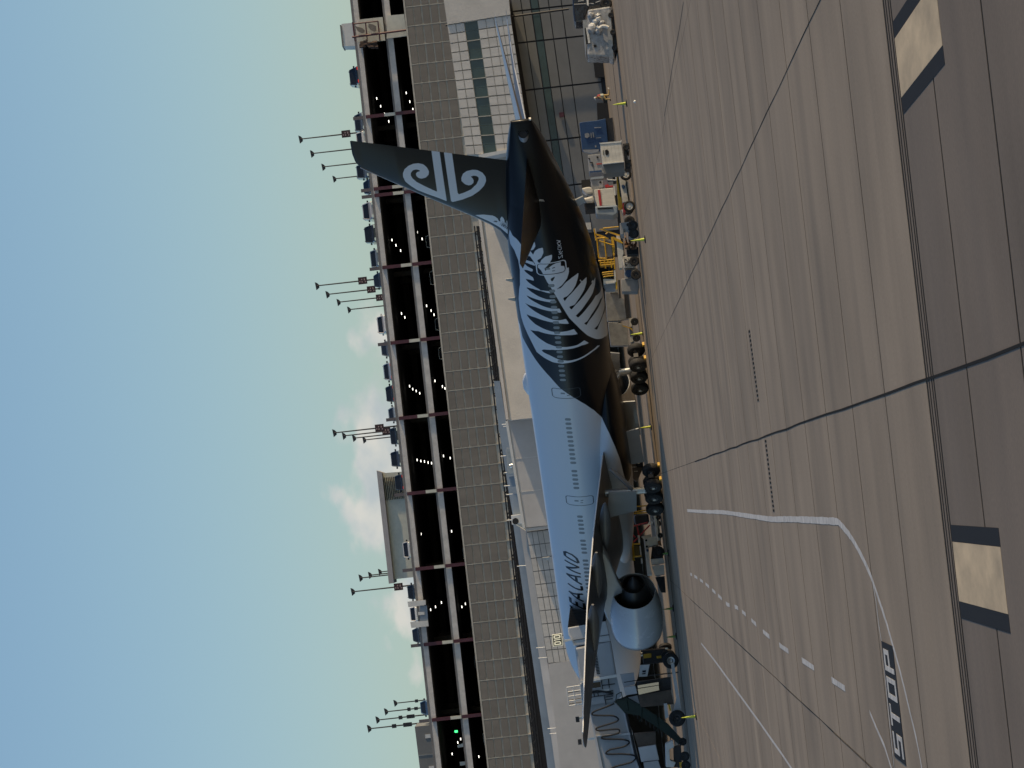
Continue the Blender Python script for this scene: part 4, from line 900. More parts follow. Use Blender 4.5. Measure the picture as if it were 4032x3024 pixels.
hose = [at(*p, JY-.32) for p in J3((970, 530), (800, 600), (620, 670), (575, 715), (640, 737), (800, 742), (940, 745), (1020, 780), (1035, 825), (940, 870), (760, 925), (660, 960), (655, 990), (720, 1005), (900, 985), (1030, 978), (1060, 1012), (1035, 1050), (900, 1085), (760, 1108), (760, 1142), (900, 1152), (1100, 1155), (1205, 1180), (1225, 1220), (1130, 1285), (900, 1335), (825, 1390), (860, 1415), (1100, 1412), (1300, 1432), (1338, 1490), (1250, 1560), (1000, 1625), (860, 1690))]
def spline(P, n=6):
    out = []
    for i in range(len(P)-1):
        p0, p1, p2, p3 = P[max(i-1, 0)], P[i], P[i+1], P[min(i+2, len(P)-1)]
        for k in range(n):
            t = k/n; out.append(.5*((2*p1)+(p2-p0)*t+(2*p0-5*p1+4*p2-p3)*t*t+(3*p1-p0-3*p2+p3)*t**3))
    return out+[P[-1]]
MB().tube(spline(hose, 5), .065, 8).build('service_hose', BLACK, jb, smooth=True)
# cage platform and floodlights on top
cg = thing('roof_cage', 'white railed maintenance cage on top of the jet bridge', 'railing', at(2262, 2740, JY+.5))
mb = MB()
for t in (0, .25, .5, .75, 1):
    a, b = lerp(J2((138, 695))[0], J2((175, 1015))[0], t), lerp(J2((368, 658))[0], J2((422, 978))[0], t); mb.tube([at(*a, JY+.5), at(*b, JY+.5)], .04)
for s in (0, .48, 1):
    a, b = lerp(J2((138, 695))[0], J2((368, 658))[0], s), lerp(J2((175, 1015))[0], J2((422, 978))[0], s); mb.tube([at(*a, JY+.5), at(*b, JY+.5)], .045)
mb.build('rail', WHITEM, cg)
for t in (.12, .37, .62, .87):
    a, b = lerp(J2((150, 760))[0], J2((175, 1015))[0], t), lerp(J2((380, 720))[0], J2((422, 978))[0], t); MB().tube([at(*a, JY+1.6), at(*b, JY+1.6)], .035).build('rail', STEELD, cg)
for k, (arm, cap, lab) in enumerate(((((345, 770), (520, 745), (520, 782), (350, 808)), ((290, 766), (350, 760), (364, 855), (302, 860)), 'black-headed floodlight post behind the wing tip'), (((388, 1165), (625, 1120), (630, 1155), (395, 1196)), ((330, 1162), (390, 1150), (402, 1245), (341, 1252)), 'black-headed floodlight post at the left picture edge'))):
    t = thing('floodlight_post', lab, 'floodlight', at(*J3(arm[1])[0], JY+.8), group='floodlights on the jet bridge')
    pp(J3(*arm), JY+.8, .16).build('post', WHITEM, t); pp(J3(*cap), JY+.7, .4).build('lamp_box', STEELD, t)
# gate sign
gs = thing('gate_sign', 'illuminated style gate sign reading D10 on a white post', 'sign', at(*J1((850, 1200))[0], JY-.4))
pp(J1((645, 1215), (842, 1190), (852, 1218), (655, 1272)), JY-.35, .2).build('post', WHITEM, gs)
pp(J1((820, 1190), (905, 1330), (880, 1345), (850, 1270)), JY-.3, .15).build('post_foot', WHITEM, gs)
SG = J1((402, 1105), (615, 1075), (646, 1336), (430, 1362))      # top-right, bottom-right, bottom-left, top-left of the face
CRM = mat('sign_cream', (.82, .76, .56), .5, emit=(1, .9, .62), estr=.35); OLV = mat('sign_olive', (.035, .032, .02), .5)
pp(SG, JY-.5, .35).build('sign_case', CRM, gs)
def sg(a, b): return lerp(lerp(SG[3], SG[0], a), lerp(SG[2], SG[1], a), b)      # a: left->right, b: top->bottom
def sgq(a0, a1, b0, b1, Y, d, nm, m): pp([sg(a0, b0), sg(a1, b0), sg(a1, b1), sg(a0, b1)], Y, d).build(nm, m, gs)
sgq(.045, .955, .06, .94, JY-.52, .03, 'sign_face', OLV)
def seg(L, a0, a1): 
    for k, (x0, x1, y0, y1) in enumerate(L): sgq(a0+(a1-a0)*x0, a0+(a1-a0)*x1, .15+.70*y0, .15+.70*y1, JY-.54-.001*k, .02, 'sign_letter', CRM)
seg([(0, .3, 0, 1), (.2, .8, 0, .2), (.2, .8, .8, 1), (.7, 1, .14, .86)], .10, .40)
seg([(.45, 1, 0, 1), (0, .5, .06, .2)], .44, .57)
seg([(0, .3, .1, .9), (.7, 1, .1, .9), (.15, .85, 0, .2), (.15, .85, .8, 1)], .63, .92)
# drive unit, columns and wheel
dv = thing('jet_bridge_drive', 'jet bridge drive carriage with chrome lift columns and black wheels', 'drive unit', gnd(2690, 2780))
DY = 268.0
for q in (((1378, 720), (1742, 660), (1750, 742), (1395, 820)), ((1375, 660), (1740, 600), (1742, 650), (1378, 705))): pp(J2(*q), DY, .5).build('lift_column', CHROME, dv)
pp(J2((1390, 830), (1950, 735), (2005, 985), (1430, 1040)), DY+.3, 2).build('carriage_body', BROWN, dv)
pp(J2((1360, 600), (1950, 520), (1960, 740), (1390, 830)), DY+.8, 1.2).build('carriage_frame', STEELD, dv)
pp(J2((1955, 290), (2010, 280), (2140, 1120), (1990, 1140), (2050, 900)), DY-.3, .5).build('axle_beam', JLITE, dv)
pp(J2((1830, 980), (1885, 970), (1915, 1210), (1860, 1240)), DY-.2, .3).build('strut', JLITE, dv)
pp(J2((1905, 1000), (1935, 990), (1960, 1090), (1935, 1110)), DY-.4, .2).build('hazard_plate', YEL, dv)
def wheel(par, c, r, w, nm='wheel', rim=STEELD, rr=.5):
    o = MB().lathe([(-w/2, r*rr), (-w/2, r*.86), (-w*.32, r), (w*.32, r), (w/2, r*.86), (w/2, r*rr)], c, (0, 1, 0), 28).build(nm, BLACK, par, smooth=True)
    MB().lathe([(-w*.38, .02), (-w*.42, r*.2), (-w*.3, r*.3), (-w*.36, r*rr*1.02), (w*.36, r*rr*1.02), (w*.3, .02)], c, (0, 1, 0), 20).build('rim', rim, o, smooth=True)
    return o
c = at(*J2((2075, 1230))[0], DY-.6); wheel(dv, (c.x, c.y, .62), .62, .5, rim=STEELD)
c = at(*J2((1930, 230))[0], DY+.2); wheel(dv, (c.x, c.y, .6), .6, .5, rim=STEEL)
# service stairs
sr = thing('service_stairs', 'dark green mesh service stairs leading down from the jet bridge', 'stairs', gnd(2695, 2930))
A0, A1 = J3((1090, 560))[0], J3((2090, 1260))[0]
for Y, nm in ((JY-2.2, 'stringer'), (JY-1.2, 'stringer')):
    pp(J3((985, 500), (1190, 430), (1500, 610), (1900, 880), (2190, 1200), (2130, 1270), (1800, 1010), (1400, 740), (1150, 700)), Y, .05).build('side_mesh', DGREEN, sr)
    MB().tube([at(*p, Y-.05) for p in J3((1000, 380), (1090, 330), (1110, 430), (990, 500), (1010, 380))], .035).tube([at(*p, Y-.05) for p in J3((1150, 700), (1210, 650), (1180, 430), (1300, 500), (1450, 560), (1440, 800), (1400, 850))], .035).tube([at(*p, Y-.05) for p in J3((1700, 720), (1740, 930), (1690, 1020))], .03).build('hand_rail', DGREEN, sr)
for i in range(15):
    p = lerp(A0, A1, i/14); c = at(p[0], p[1], JY-1.7); MB().box(c, (.34, .95, .05)).build('tread', STEELD, sr)
# clutter beneath the bridge
def boxthing(name, label, cat, P, Y, d, m, group=None, nm='body', bevel=.03):
    mid = (sum(p[0] for p in P)/len(P), sum(p[1] for p in P)/len(P)); b = at(mid[0], mid[1], Y)
    t = thing(name, label, cat, (b.x, Y, 0), group=group); pp(P, Y, d).build(nm, m, t, bevel=bevel); return t
t = boxthing('ground_cart', 'pale grey service cabinet standing under the jet bridge tunnel', 'cabinet', J3((1385, 1300), (1690, 1250), (1750, 1515), (1440, 1550)), 272, 1.4, JLITE)
pp(J3((1480, 1562), (1730, 1525), (1790, 1700), (1500, 1720)), 271.8, 1.4).build('door', JGREY, t)
pp(J3((1310, 1062), (1690, 1032), (1692, 1235), (1382, 1292)), 272.3, 1.4).build('upper_case', BROWN, t)
for s in (-.6, .6): wheel(t, (t.location.x+s, 272.3, .3), .3, .25)
t = boxthing('power_unit', 'small white power cabinet hung below the jet bridge cab', 'cabinet', J2((1130, 700), (1335, 662), (1372, 800), (1170, 832)), 273, .8, JLITE)
pp(J2((1070, 470), (1310, 440), (1330, 640), (1130, 690)), 273.4, .8).build('upper_case', JGREY, t); pp(J2((1212, 870), (1370, 835), (1412, 985)), 273.2, .5).build('bracket', JGREY, t)
pp(J2((1130, 600), (1380, 560), (1385, 572), (1140, 612)), 272.9, .05).build('cable', BLACK, t)
t = boxthing('baggage_sign', 'white sign panel with dark symbol standing behind the engine', 'sign', J2((1420, 305), (1585, 292), (1545, 500), (1395, 510)), 274, .2, WHITEM)
pp(J2((1455, 400), (1520, 395), (1515, 425), (1460, 430)), 273.95, .03).build('symbol', BLACK, t); pp(J2((1450, 450), (1515, 440), (1510, 460), (1455, 465)), 273.95, .03).build('symbol', BLACK, t)
MB().tube([at(*J2((1450, 500))[0], 274.1), Vector((at(*J2((1450, 500))[0], 274.1).x, 274.1, 0))], .05).build('post', STEELD, t)
t = boxthing('baggage_tug', 'white baggage tug parked at the left picture edge', 'tug', J3((1860, 1240), (1990, 1180), (2010, 1290), (1930, 1330), (1940, 1520), (2040, 1560), (2000, 1640), (1870, 1640)), 268, 1.5, WHITEM)
pp(J3((2000, 1290), (2130, 1270), (2150, 1640), (2010, 1640)), 268.4, 1.2).build('chassis', STEELD, t)
for q in ((2090, 1460), (2090, 1620)): c = at(*J3(q)[0], 268); wheel(t, (c.x, 267.9, .36), .36, .26)
pp(J3((2100, 1560), (2160, 1550), (2170, 1640), (2110, 1650)), 267.8, .2).build('bumper', YEL, t)
# nose area behind the engine
t = boxthing('tow_tractor', 'low dark pushback tractor near the nose behind the engine', 'tractor', J2((1460, 60), (1850, 20), (1960, 130), (1960, 250), (1480, 290)), 279, 2.5, STEELD)
pp(J2((1470, 115), (1610, 100), (1612, 170), (1480, 190)), 278.8, .3).build('yellow_panel', YEL, t); pp(J2((1700, 150), (1800, 140), (1805, 180), (1710, 190)), 278.8, .3).build('yellow_panel', YEL, t)  # plain yellow plates on the tractor front
c = at(*J2((1900, 150))[0], 278.7); wheel(t, (c.x, 278.7, .55), .55, .5, rim=STEEL)

# ================================================================ ground support equipment
G1, G2, G3, G4, G5, G6, G7, G8 = (fr(2240, 0, 400), fr(2240, 300, 400), fr(2240, 550, 400), fr(2240, 800, 400), fr(2240, 1100, 400), fr(2300, 1350, 400), fr(2300, 1650, 400), fr(2300, 1950, 400))
FILM = mat('crumpled_film', (.34, .345, .35), .28, var=.45, vscale=3.5, bump=1.0, bscale=3.0, coat=.4)
ALU = mat('scuffed_aluminium', (.36, .355, .34), .42, metal=.45, var=.35, vscale=1.8, bump=.25)
BLKFILM = mat('black_wrap', (.012, .014, .022), .25, bump=1.0, bscale=2.2, coat=.5)
BLUE = mat('blue_container_paint', (.018, .06, .15), .5, var=.25, vscale=1.2, bump=.2)
DIRTYW = mat('dirty_white_paint', (.62, .59, .52), .55, var=.28, vscale=1.6, streak=(1.4, 1, .5))
GREYB = mat('grey_box_paint', (.30, .305, .31), .6, var=.28, vscale=1.2)
# 1 silver pallet
t = boxthing('cargo_pallet', 'silver film-wrapped cargo pallet on a dolly at the right edge', 'cargo', G1((410, 200), (910, 122), (960, 640), (985, 1290), (880, 1240), (400, 1225), (405, 700)), 244, 2.4, FILM, bevel=.12)
pp(G1((300, 425), (420, 408), (430, 560), (390, 960), (375, 1220), (340, 900), (315, 640)), 244.3, 2).build('container_side', ALU, t)
pp(G1((345, 610), (420, 590), (470, 950), (375, 968)), 243.95, .04).build('name_plate', BLKP, t)
for k in range(5): 
    q = G1((365+10*k, 640+66*k))[0]; MB().box(at(q[0]+6, q[1], 243.92), (.5*.5, .02, .3*.5)).build('plate_mark', WHITEM, t)
pp(G1((535, 980), (600, 975), (602, 1030), (540, 1035)), 243.94, .03).build('hazard_label', BLKP, t)
pp(G1((805, 270), (905, 255), (975, 1280), (890, 1290)), 243.9, .12).build('pallet_skirt', ALU, t)
pp(G1((700, 290), (800, 275), (860, 960), (740, 850), (700, 500)), 243.93, .08).build('dark_sack', GREYB, t)
rr_ = random.Random(3)
for k in range(16):
    q = G1((470+rr_.random()*250, 330+rr_.random()*380))[0]; r = rr_.uniform(.12, .3); c = at(q[0], q[1], 244)
    MB().lathe([(-r, .02), (-r*.7, r*.7), (0, r), (r*.7, r*.7), (r, .02)], c, (rr_.uniform(-1, 1), .3, rr_.uniform(-1, 1)), 8).build('wrapped_parcel', FILM if k % 3 else WHITEM, t)
MB().tube(spline([at(*p, 243.6) for p in G1((600, 590), (660, 625), (720, 580), (800, 580), (860, 610))], 4), .12, 8).build('strap_roll', WHITEM, t, smooth=True)
pp(G1((920, 200), (990, 190), (1055, 1000), (1000, 1250)), 244.2, 2.2).build('dolly_frame', STEELD, t)
for q in (320, 700, 1050): c = at(*G1((1010, q))[0], 244); wheel(t, (c.x, 243.9, .2), .2, .15, rim=STEELD)
# 2 black wrapped cargo
t = boxthing('wrapped_cargo', 'black plastic-wrapped cargo stack with white corner post at the right edge', 'cargo', G1((75, -60), (900, -60), (910, 115), (440, 160), (365, 350), (350, 470), (120, 478), (90, 240)), 246.5, 2.5, BLKFILM, bevel=.1)
pp(G1((385, -60), (425, -60), (432, 130), (392, 110)), 246.2, .2).build('corner_post', WHITEM, t); pp(G1((890, -40), (915, -40), (928, 120), (905, 128)), 246.2, .2).build('corner_post', WHITEM, t)
for a, b in (((110, 100), (370, 85)), ((200, 30), (330, 15)), ((430, 75), (540, 85)), ((580, 60), (700, 20))): MB().tube([at(*G1(a)[0], 246.3), at(*G1(b)[0], 246.3)], .03).build('film_crease', FILM, t)
c = at(*G1((1020, 60))[0], 246); wheel(t, (c.x, 246, .42), .42, .35, rim=STEELD)
# 3 blue container
t = boxthing('blue_container', 'deep blue cargo container with worn pale emblem by the slate wall', 'container', G2((232, 1012), (310, 995), (600, 965), (800, 920), (850, 1390), (830, 1560), (660, 1590), (292, 1600)), 287, 2.0, BLUE)
for q in (((345, 1255), (400, 1235), (440, 1250), (450, 1310), (400, 1350), (350, 1330)), ((470, 1235), (490, 1230), (500, 1340), (480, 1345)), ((515, 1220), (535, 1225), (550, 1330), (530, 1335)), ((550, 1115), (700, 1105), (700, 1122), (555, 1130)), ((590, 1340), (700, 1330), (700, 1340), (595, 1350)), ((565, 1510), (595, 1505), (600, 1545), (570, 1550))):
    pp(G2(*q), 286.93, .05).build('worn_marking', GREYB, t)
pp(G2((800, 930), (950, 900), (1000, 1390), (860, 1400)), 287.2, 1.8).build('dolly_frame', STEELD, t)
pp(G2((300, 1602), (660, 1592), (640, 1640), (500, 1680), (330, 1650)), 286.8, .5).build('canvas_flap', GREYB, t)
# 4 white box dolly
t = boxthing('box_dolly', 'white planked box container on a black dolly in warm sunlight', 'container', G3((684, 92), (1140, 62), (1200, 482), (738, 530)), 241, 2.2, DIRTYW, nm='front_board')
for k in range(6):
    a = G3((684+76*k, 92-5*k), (684+76*(k+1)-4, 92-5*(k+1)), (738+77*(k+1)-4, 530-8*(k+1)), (738+77*k, 530-8*k)); pp(a, 240.93, .07).build('board', DIRTYW, t)
pp(G3((745, 534), (1200, 484), (1212, 692), (756, 742)), 241.25, 1.9).build('shaded_end', GREYD, t)  # end of the white box away from the sun, its shade painted slate
pp(G3((660, 70), (1120, 30), (1140, 0), (1150, 25), (1140, 60), (690, 95)), 240.9, .3).build('top_rail', WHITEM, t); pp(G3((730, 525), (1190, 478), (1210, 470), (1205, 490), (740, 540)), 240.88, .2).build('corner_rail', WHITEM, t)
pp(G3((785, 235), (830, 212), (868, 250), (868, 310), (830, 350), (795, 320)), 240.9, .03).build('oval_badge', BLKP, t); pp(G3((742, 230), (755, 228), (765, 335), (752, 338)), 240.9, .03).build('badge_bar', BLKP, t)
for q in (((1175, 75), (1310, 60), (1312, 100), (1250, 110), (1255, 220), (1310, 225), (1312, 255), (1200, 262)), ((1200, 262), (1250, 250), (1290, 420), (1340, 425), (1342, 455), (1270, 465), (1290, 585), (1350, 590), (1345, 610), (1230, 630), (1220, 480))): pp(G3(*q), 241.5, 1.6).build('dolly_frame', STEELD, t)
for q in (150, 540): c = at(*G3((1300, q))[0], 241.4); wheel(t, (c.x, 241.4, .22), .22, .15)
# 5, 6 small white unit load devices behind
t = boxthing('load_container', 'scuffed white container with black scribbles behind the planked box', 'container', G3((412, 335), (690, 305), (742, 700), (445, 722)), 256, 1.8, GREYB, group='scuffed load containers')
for q in (((415, 400), (455, 398), (458, 440), (420, 410)), ((450, 490), (520, 485), (535, 600), (515, 600), (505, 510), (455, 505)), ((600, 365), (640, 360), (645, 395), (605, 400)), ((600, 520), (740, 510), (740, 530), (605, 545))): pp(G3(*q), 255.95, .03).build('marking', REDP if q[0] == (600, 520) else BLKP, t)
pp(G3((445, 690), (715, 665), (718, 700), (450, 722)), 255.93, .05).build('base_rail', BLUE, t)
t = boxthing('load_container', 'pale dented container with posted labels above the belt loader', 'container', G3((472, 835), (840, 838), (855, 1235), (512, 1252)), 254, 1.8, GREYB, group='scuffed load containers')
pp(G3((480, 825), (850, 780), (845, 835), (475, 865)), 253.9, 1.5).build('canvas_top', BLUEG, t)
for q in (((645, 890), (735, 880), (750, 1040), (655, 1050)), ((660, 905), (705, 900), (710, 945), (665, 950)), ((850, 1000), (1040, 960), (1045, 1200), (860, 1220))): pp(G3(*q), 253.93-.02*(q[0][0] == 660), .05).build('label', BLKP if q[0][0] == 660 else GREYB, t)
pp(G3((780, 1000), (850, 970), (880, 1010), (960, 1000), (965, 1030), (800, 1050)), 253.7, .3).build('red_cover', REDP, t)
# 7 belt loader
bl = thing('belt_loader', 'long white belt loader with yellow boom under the tail', 'belt loader', gnd(2490, 760))
pp(G3((1075, 712), (1195, 695), (1215, 735), (1150, 780), (1145, 900), (1195, 940), (1290, 940), (1340, 1410), (1180, 1452), (1100, 900)), 245, 1.9).build('chassis', DIRTYW, bl, bevel=.04)
pp(G3((1240, 955), (1262, 952), (1325, 1400), (1300, 1405)), 244.95, .04).build('dark_stripe', BLKP, bl); pp(G3((1150, 1080), (1190, 1045), (1230, 1085), (1220, 1140), (1180, 1150)), 244.94, .04).build('oval_badge', BLUE, bl)
pp(G3((1038, 800), (1080, 800), (1180, 1540), (1155, 1560), (1085, 1560)), 245.3, .9).build('boom', YEL, bl, bevel=.03)
pp(G3((1070, 880), (1100, 880), (1150, 1310), (1120, 1312)), 245.2, .1).build('boom_belt', STEELD, bl)
pp(G3((1175, 1455), (1330, 1420), (1340, 1480), (1225, 1560), (1240, 1640), (1195, 1659)), 245.1, 1.6).build('red_fender', REDP, bl)
for q in ((1248, 838), (1345, 1537)):
    c = at(*G3(q)[0], 244.7); wheel(bl, (c.x, 244.7, .40), .40, .3, rim=WHITEM, rr=.6)
MB().tube([at(*p, 244.9) for p in G3((850, 790), (860, 890), (1030, 860), (1040, 960), (850, 950), (850, 790))], .04).build('guard_rail', WHITEM, bl)
pp(G3((735, 770), (990, 720), (1010, 750), (800, 790)), 244.8, .4).build('sun_hood', DIRTYW, bl)
pp(G3((1010, 700), (1075, 690), (1080, 810), (1020, 800)), 245, .8).build('operator_seat', BLACK, bl)
# 8 lavatory truck
lt = thing('service_truck', 'white service truck with red stripe and two domed tanks behind the loader', 'truck', gnd(2480, 800))
SY = 251
pp(G3((575, 1280), (985, 1240), (1050, 1620), (640, 1645), (590, 1480)), SY, 2.2).build('cargo_box', DIRTYW, lt, bevel=.03)
pp(G3((648, 1290), (700, 1285), (742, 1630), (690, 1636)), SY-.05, .06).build('red_stripe', REDP, lt); pp(G3((988, 1210), (1015, 1208), (1040, 1400), (1015, 1405)), SY-.06, .1).build('white_rail', WHITEM, lt)
for q in (((298, 1240), (420, 1215), (500, 1210), (545, 1290), (540, 1340), (400, 1355), (330, 1310)), ((318, 1468), (540, 1400), (570, 1480), (560, 1560), (420, 1560), (350, 1520))): pp(G3(*q), SY+.3, 1.2).build('domed_tank', DIRTYW, lt, bevel=.15)
pp(G3((290, 1060), (480, 1040), (500, 1200), (300, 1230)), SY+.5, 2).build('tank_support', BLACK, lt); pp(G3((350, 1570), (590, 1560), (600, 1700), (380, 1720)), SY+.5, 2).build('tank_support', BLACK, lt)
pp(G4((590, 270), (1080, 240), (1090, 420), (990, 480), (620, 450)), SY-.2, 2).build('cab', BLUEG, lt, bevel=.08)
pp(G4((640, 300), (980, 290), (975, 320), (650, 340)), SY-.25, .1).build('windshield', CGLASS, lt)
pp(G4((1100, 280), (1160, 330), (1190, 420), (1380, 400), (1400, 260), (1260, 250)), SY-.6, 1.5).build('bumper_block', DIRTYW, lt)
for q in ((1430, 330), (1440, 600)): c = at(*G4(q)[0], SY-.7); wheel(lt, (c.x, SY-.7, .38), .38, .28)
# 9 white tug
t = boxthing('ramp_tug', 'pale grey ramp tug with dark bolt spots beside the yellow lift', 'tug', G4((1105, 430), (1180, 415), (1390, 400), (1420, 720), (1300, 725), (1290, 560), (1200, 560), (1200, 700), (1130, 690)), 243.2, 1.7, GREYB, bevel=.06)
for q in ((1285, 468), (1325, 572), (1385, 630), (1330, 700)): c = at(*G4(q)[0], 243.15); MB().cyl(c, c+Vector((0, -.03, 0)), .11, n=10).build('bolt_spot', BLACK, t)
for q in (480, 660): c = at(*G4((1450, q))[0], 243.1); wheel(t, (c.x, 243.1, .34), .34, .25)
pp(G4((365, 425), (475, 420), (490, 570), (370, 575)), 255, .1).build('sign_board', WHITEM, thing('white_placard', 'small white placard with black mark above the ramp tug', 'sign', at(2315, 890, 255)))
# 10 yellow scissor lift
yl = thing('scissor_lift', 'yellow framed catering lift with grey hatch under the rear fuselage', 'lift', gnd(2517, 960))
LY = 246
pp(G4((540, 525), (575, 520), (595, 620), (600, 790), (570, 780)), LY, .3).build('mast_post', DIRTYW, yl)
pp(G4((655, 535), (720, 530), (1110, 665), (1100, 700), (880, 615)), LY-.1, .25).build('boom_arm', YEL, yl); pp(G4((570, 635), (700, 665), (865, 735), (840, 755), (650, 700), (575, 660)), LY-.1, .25).build('boom_arm', YEL, yl)
pp(G4((610, 745), (770, 735), (910, 765), (945, 1130), (830, 1145), (650, 1170)), LY+.3, 1.8).build('hatch_panel', GREYB, yl)
pp(G4((915, 710), (965, 700), (1000, 970), (940, 972)), LY-.05, .5).build('side_column', YEL, yl); pp(G4((945, 980), (995, 985), (995, 1110), (960, 1120)), LY-.05, .5).build('side_column', YEL, yl)
for a, b in (((605, 740), (650, 1180)), ((765, 735), (810, 1145)), ((650, 1180), (820, 1185)), ((600, 745), (775, 735)), ((650, 800), (980, 900)), ((640, 1240), (980, 1205)), ((680, 1340), (985, 1310)), ((670, 1285), (980, 1265)), ((680, 1250), (690, 1340)), ((765, 1230), (800, 1400)), ((845, 1220), (850, 1300)), ((915, 1210), (930, 1390)), ((985, 1150), (1000, 1420)), ((720, 1500), (960, 1470)), ((725, 1540), (965, 1515)), ((740, 1590), (970, 1560)), ((545, 530), (590, 790)), ((840, 620), (800, 650)), ((740, 525), (1080, 490))):
    MB().tube([at(*G4(a)[0], LY-.12), at(*G4(b)[0], LY-.12)], .045).build('frame_bar', YEL, yl)
pp(G4((680, 1300), (985, 1270), (990, 1290), (690, 1320)), LY, 1.5).build('step_deck', YEL, yl)
pp(G4((1030, 680), (1100, 690), (1160, 880), (1190, 1070), (1160, 1140), (1165, 1390), (1095, 1400), (1060, 1100)), LY-.2, 1.0).build('mast_plate', DIRTYW, yl)
pp(G4((955, 705), (1120, 780), (1180, 850), (1150, 860), (1000, 790)), LY-.3, .2).build('hydraulic_arm', YEL, yl)
pp(G4((975, 1450), (1010, 1445), (1030, 1700), (990, 1700)), LY-.2, .3).build('side_column', DIRTYW, yl)
pp(G5((745, -30), (1010, -20), (1012, 62), (755, 88)), LY-.1, 1.6).build('control_box', DIRTYW, yl); pp(G5((1012, -20), (1045, -20), (1055, 195), (1020, 198)), LY-.15, .4).build('yellow_post', YEL, yl); pp(G5((755, 90), (1008, 68), (1010, 185), (800, 195)), LY+.2, 1.5).build('lower_box', GREYB, yl)
rust = mat('rusty_hydraulics', (.14, .07, .03), .7, var=.5, vscale=4)
mb = MB(); r3 = random.Random(5)
for k in range(34):
    q = G4((1230+r3.random()*230, 730+r3.random()*230))[0]; mb.box(at(q[0], q[1], LY-.3+r3.random()*.5), (r3.uniform(.06, .3), .2, r3.uniform(.05, .2)), r3.uniform(0, 3))
mb.build('hydraulic_block', rust, yl)
pp(G4((1250, 960), (1510, 930), (1520, 1080), (1270, 1090)), LY, 1.4).build('chassis', BLACK, yl)
# 11 white tractor with fan
t = boxthing('ramp_tractor', 'cream sunlit ramp tractor with round cooling fan', 'tractor', G4((1160, 1165), (1410, 1120), (1490, 1070), (1495, 1100), (1430, 1180), (1460, 1180), (1440, 1405), (1200, 1410), (1175, 1300)), 250.5, 1.4, DIRTYW)
pp(G4((1207, 1215), (1385, 1210), (1400, 1350), (1215, 1360)), 250.45, .05).build('fan_frame', STEELD, t)
c = at(*G4((1305, 1285))[0], 250.42); MB().cyl(c, c+Vector((0, -.04, 0)), .25, n=22).build('fan_disc', DIRTYW, t)
for k in range(4): a = k*math.pi/4; MB().tube([c+Vector((math.cos(a)*.26, -.06, math.sin(a)*.26)), c-Vector((math.cos(a)*.26, .06, math.sin(a)*.26))], .02).build('fan_guard', STEELD, t)
pp(G4((1200, 1420), (1500, 1415), (1510, 1659), (1220, 1659)), 250.8, 1.4).build('engine_cover', GREYB, t, bevel=.05)
pp(G5((1140, -20), (1510, -40), (1530, 150), (1500, 270), (1160, 270), (1140, 120)), 250.9, 1.4).build('rear_body', GREYB, t, bevel=.05)
for q in ((1555, 1250), (1560, 1550)): c = at(*G4(q)[0], 250.4); wheel(t, (c.x, 250.4, .36), .36, .28)
c = at(*G4((1300, 1530))[0], 250.7); MB().cyl(c, c+Vector((0, -.05, 0)), .27, n=20).build('round_badge', BLUE, t)
pp(G5((1070, 0), (1110, 0), (1130, 380), (1095, 390)), 251.2, .4).build('track_guard', BLACK, t)
# 12, 13 grey boxes beyond the belly
t = boxthing('freight_box', 'weathered grey freight box under the fern-painted belly', 'freight box', G5((785, 245), (1065, 295), (1190, 430), (1240, 700), (1310, 850), (1060, 900), (835, 905)), 278, 2, ALU, group='freight boxes under the belly')
pp(G5((1200, 270), (1290, 250), (1330, 840), (1250, 850)), 277.6, 2).build('dolly_frame', STEELD, t); pp(G5((890, 205), (1050, 195), (1060, 285), (900, 290)), 277.5, .6).build('lid', CHROME, t)
t = boxthing('freight_box', 'grey freight box with silver edge right of the main wheels', 'freight box', G5((850, 935), (1060, 940), (1270, 1010), (1310, 1440), (912, 1450)), 277, 2, ALU, group='freight boxes under the belly')
pp(G5((1305, 850), (1390, 830), (1405, 1010), (1320, 1030)), 276.5, .6).build('white_bracket', DIRTYW, t); pp(G5((1150, 1010), (1180, 1005), (1370, 1060), (1395, 1130), (1330, 1070)), 276.4, .2).build('orange_lever', YEL, t)
pp(G5((1335, 1250), (1430, 1230), (1445, 1320), (1330, 1380)), 276.5, .6).build('white_bracket', DIRTYW, t)
for q in (920, 1280): c = at(*G5((1430, q))[0], 276.5); wheel(t, (c.x, 276.4, .3), .3, .2)
t = boxthing('freight_box', 'sand coloured freight box between the main landing gears', 'freight box', G7((900, 800), (1100, 760), (1280, 850), (1290, 1050), (1150, 1380), (960, 1210)), 276, 1.5, BROWN, group='freight boxes under the belly')
pp(G7((1105, 870), (1275, 855), (1290, 1040), (1150, 1055), (1110, 950)), 275.8, .3).build('black_case', BLKP, t); c = at(*G7((1185, 945))[0], 275.75); MB().cyl(c, c+Vector((0, -.03, 0)), .1, n=12).build('round_label', WHITEM, t)
for q in (((995, 1048), (1150, 1032), (1152, 1045), (997, 1060)), ((1090, 1135), (1165, 1128), (1166, 1142), (1092, 1148))): pp(G7(*q), 275.9, .05).build('bright_strip', DIRTYW, t)
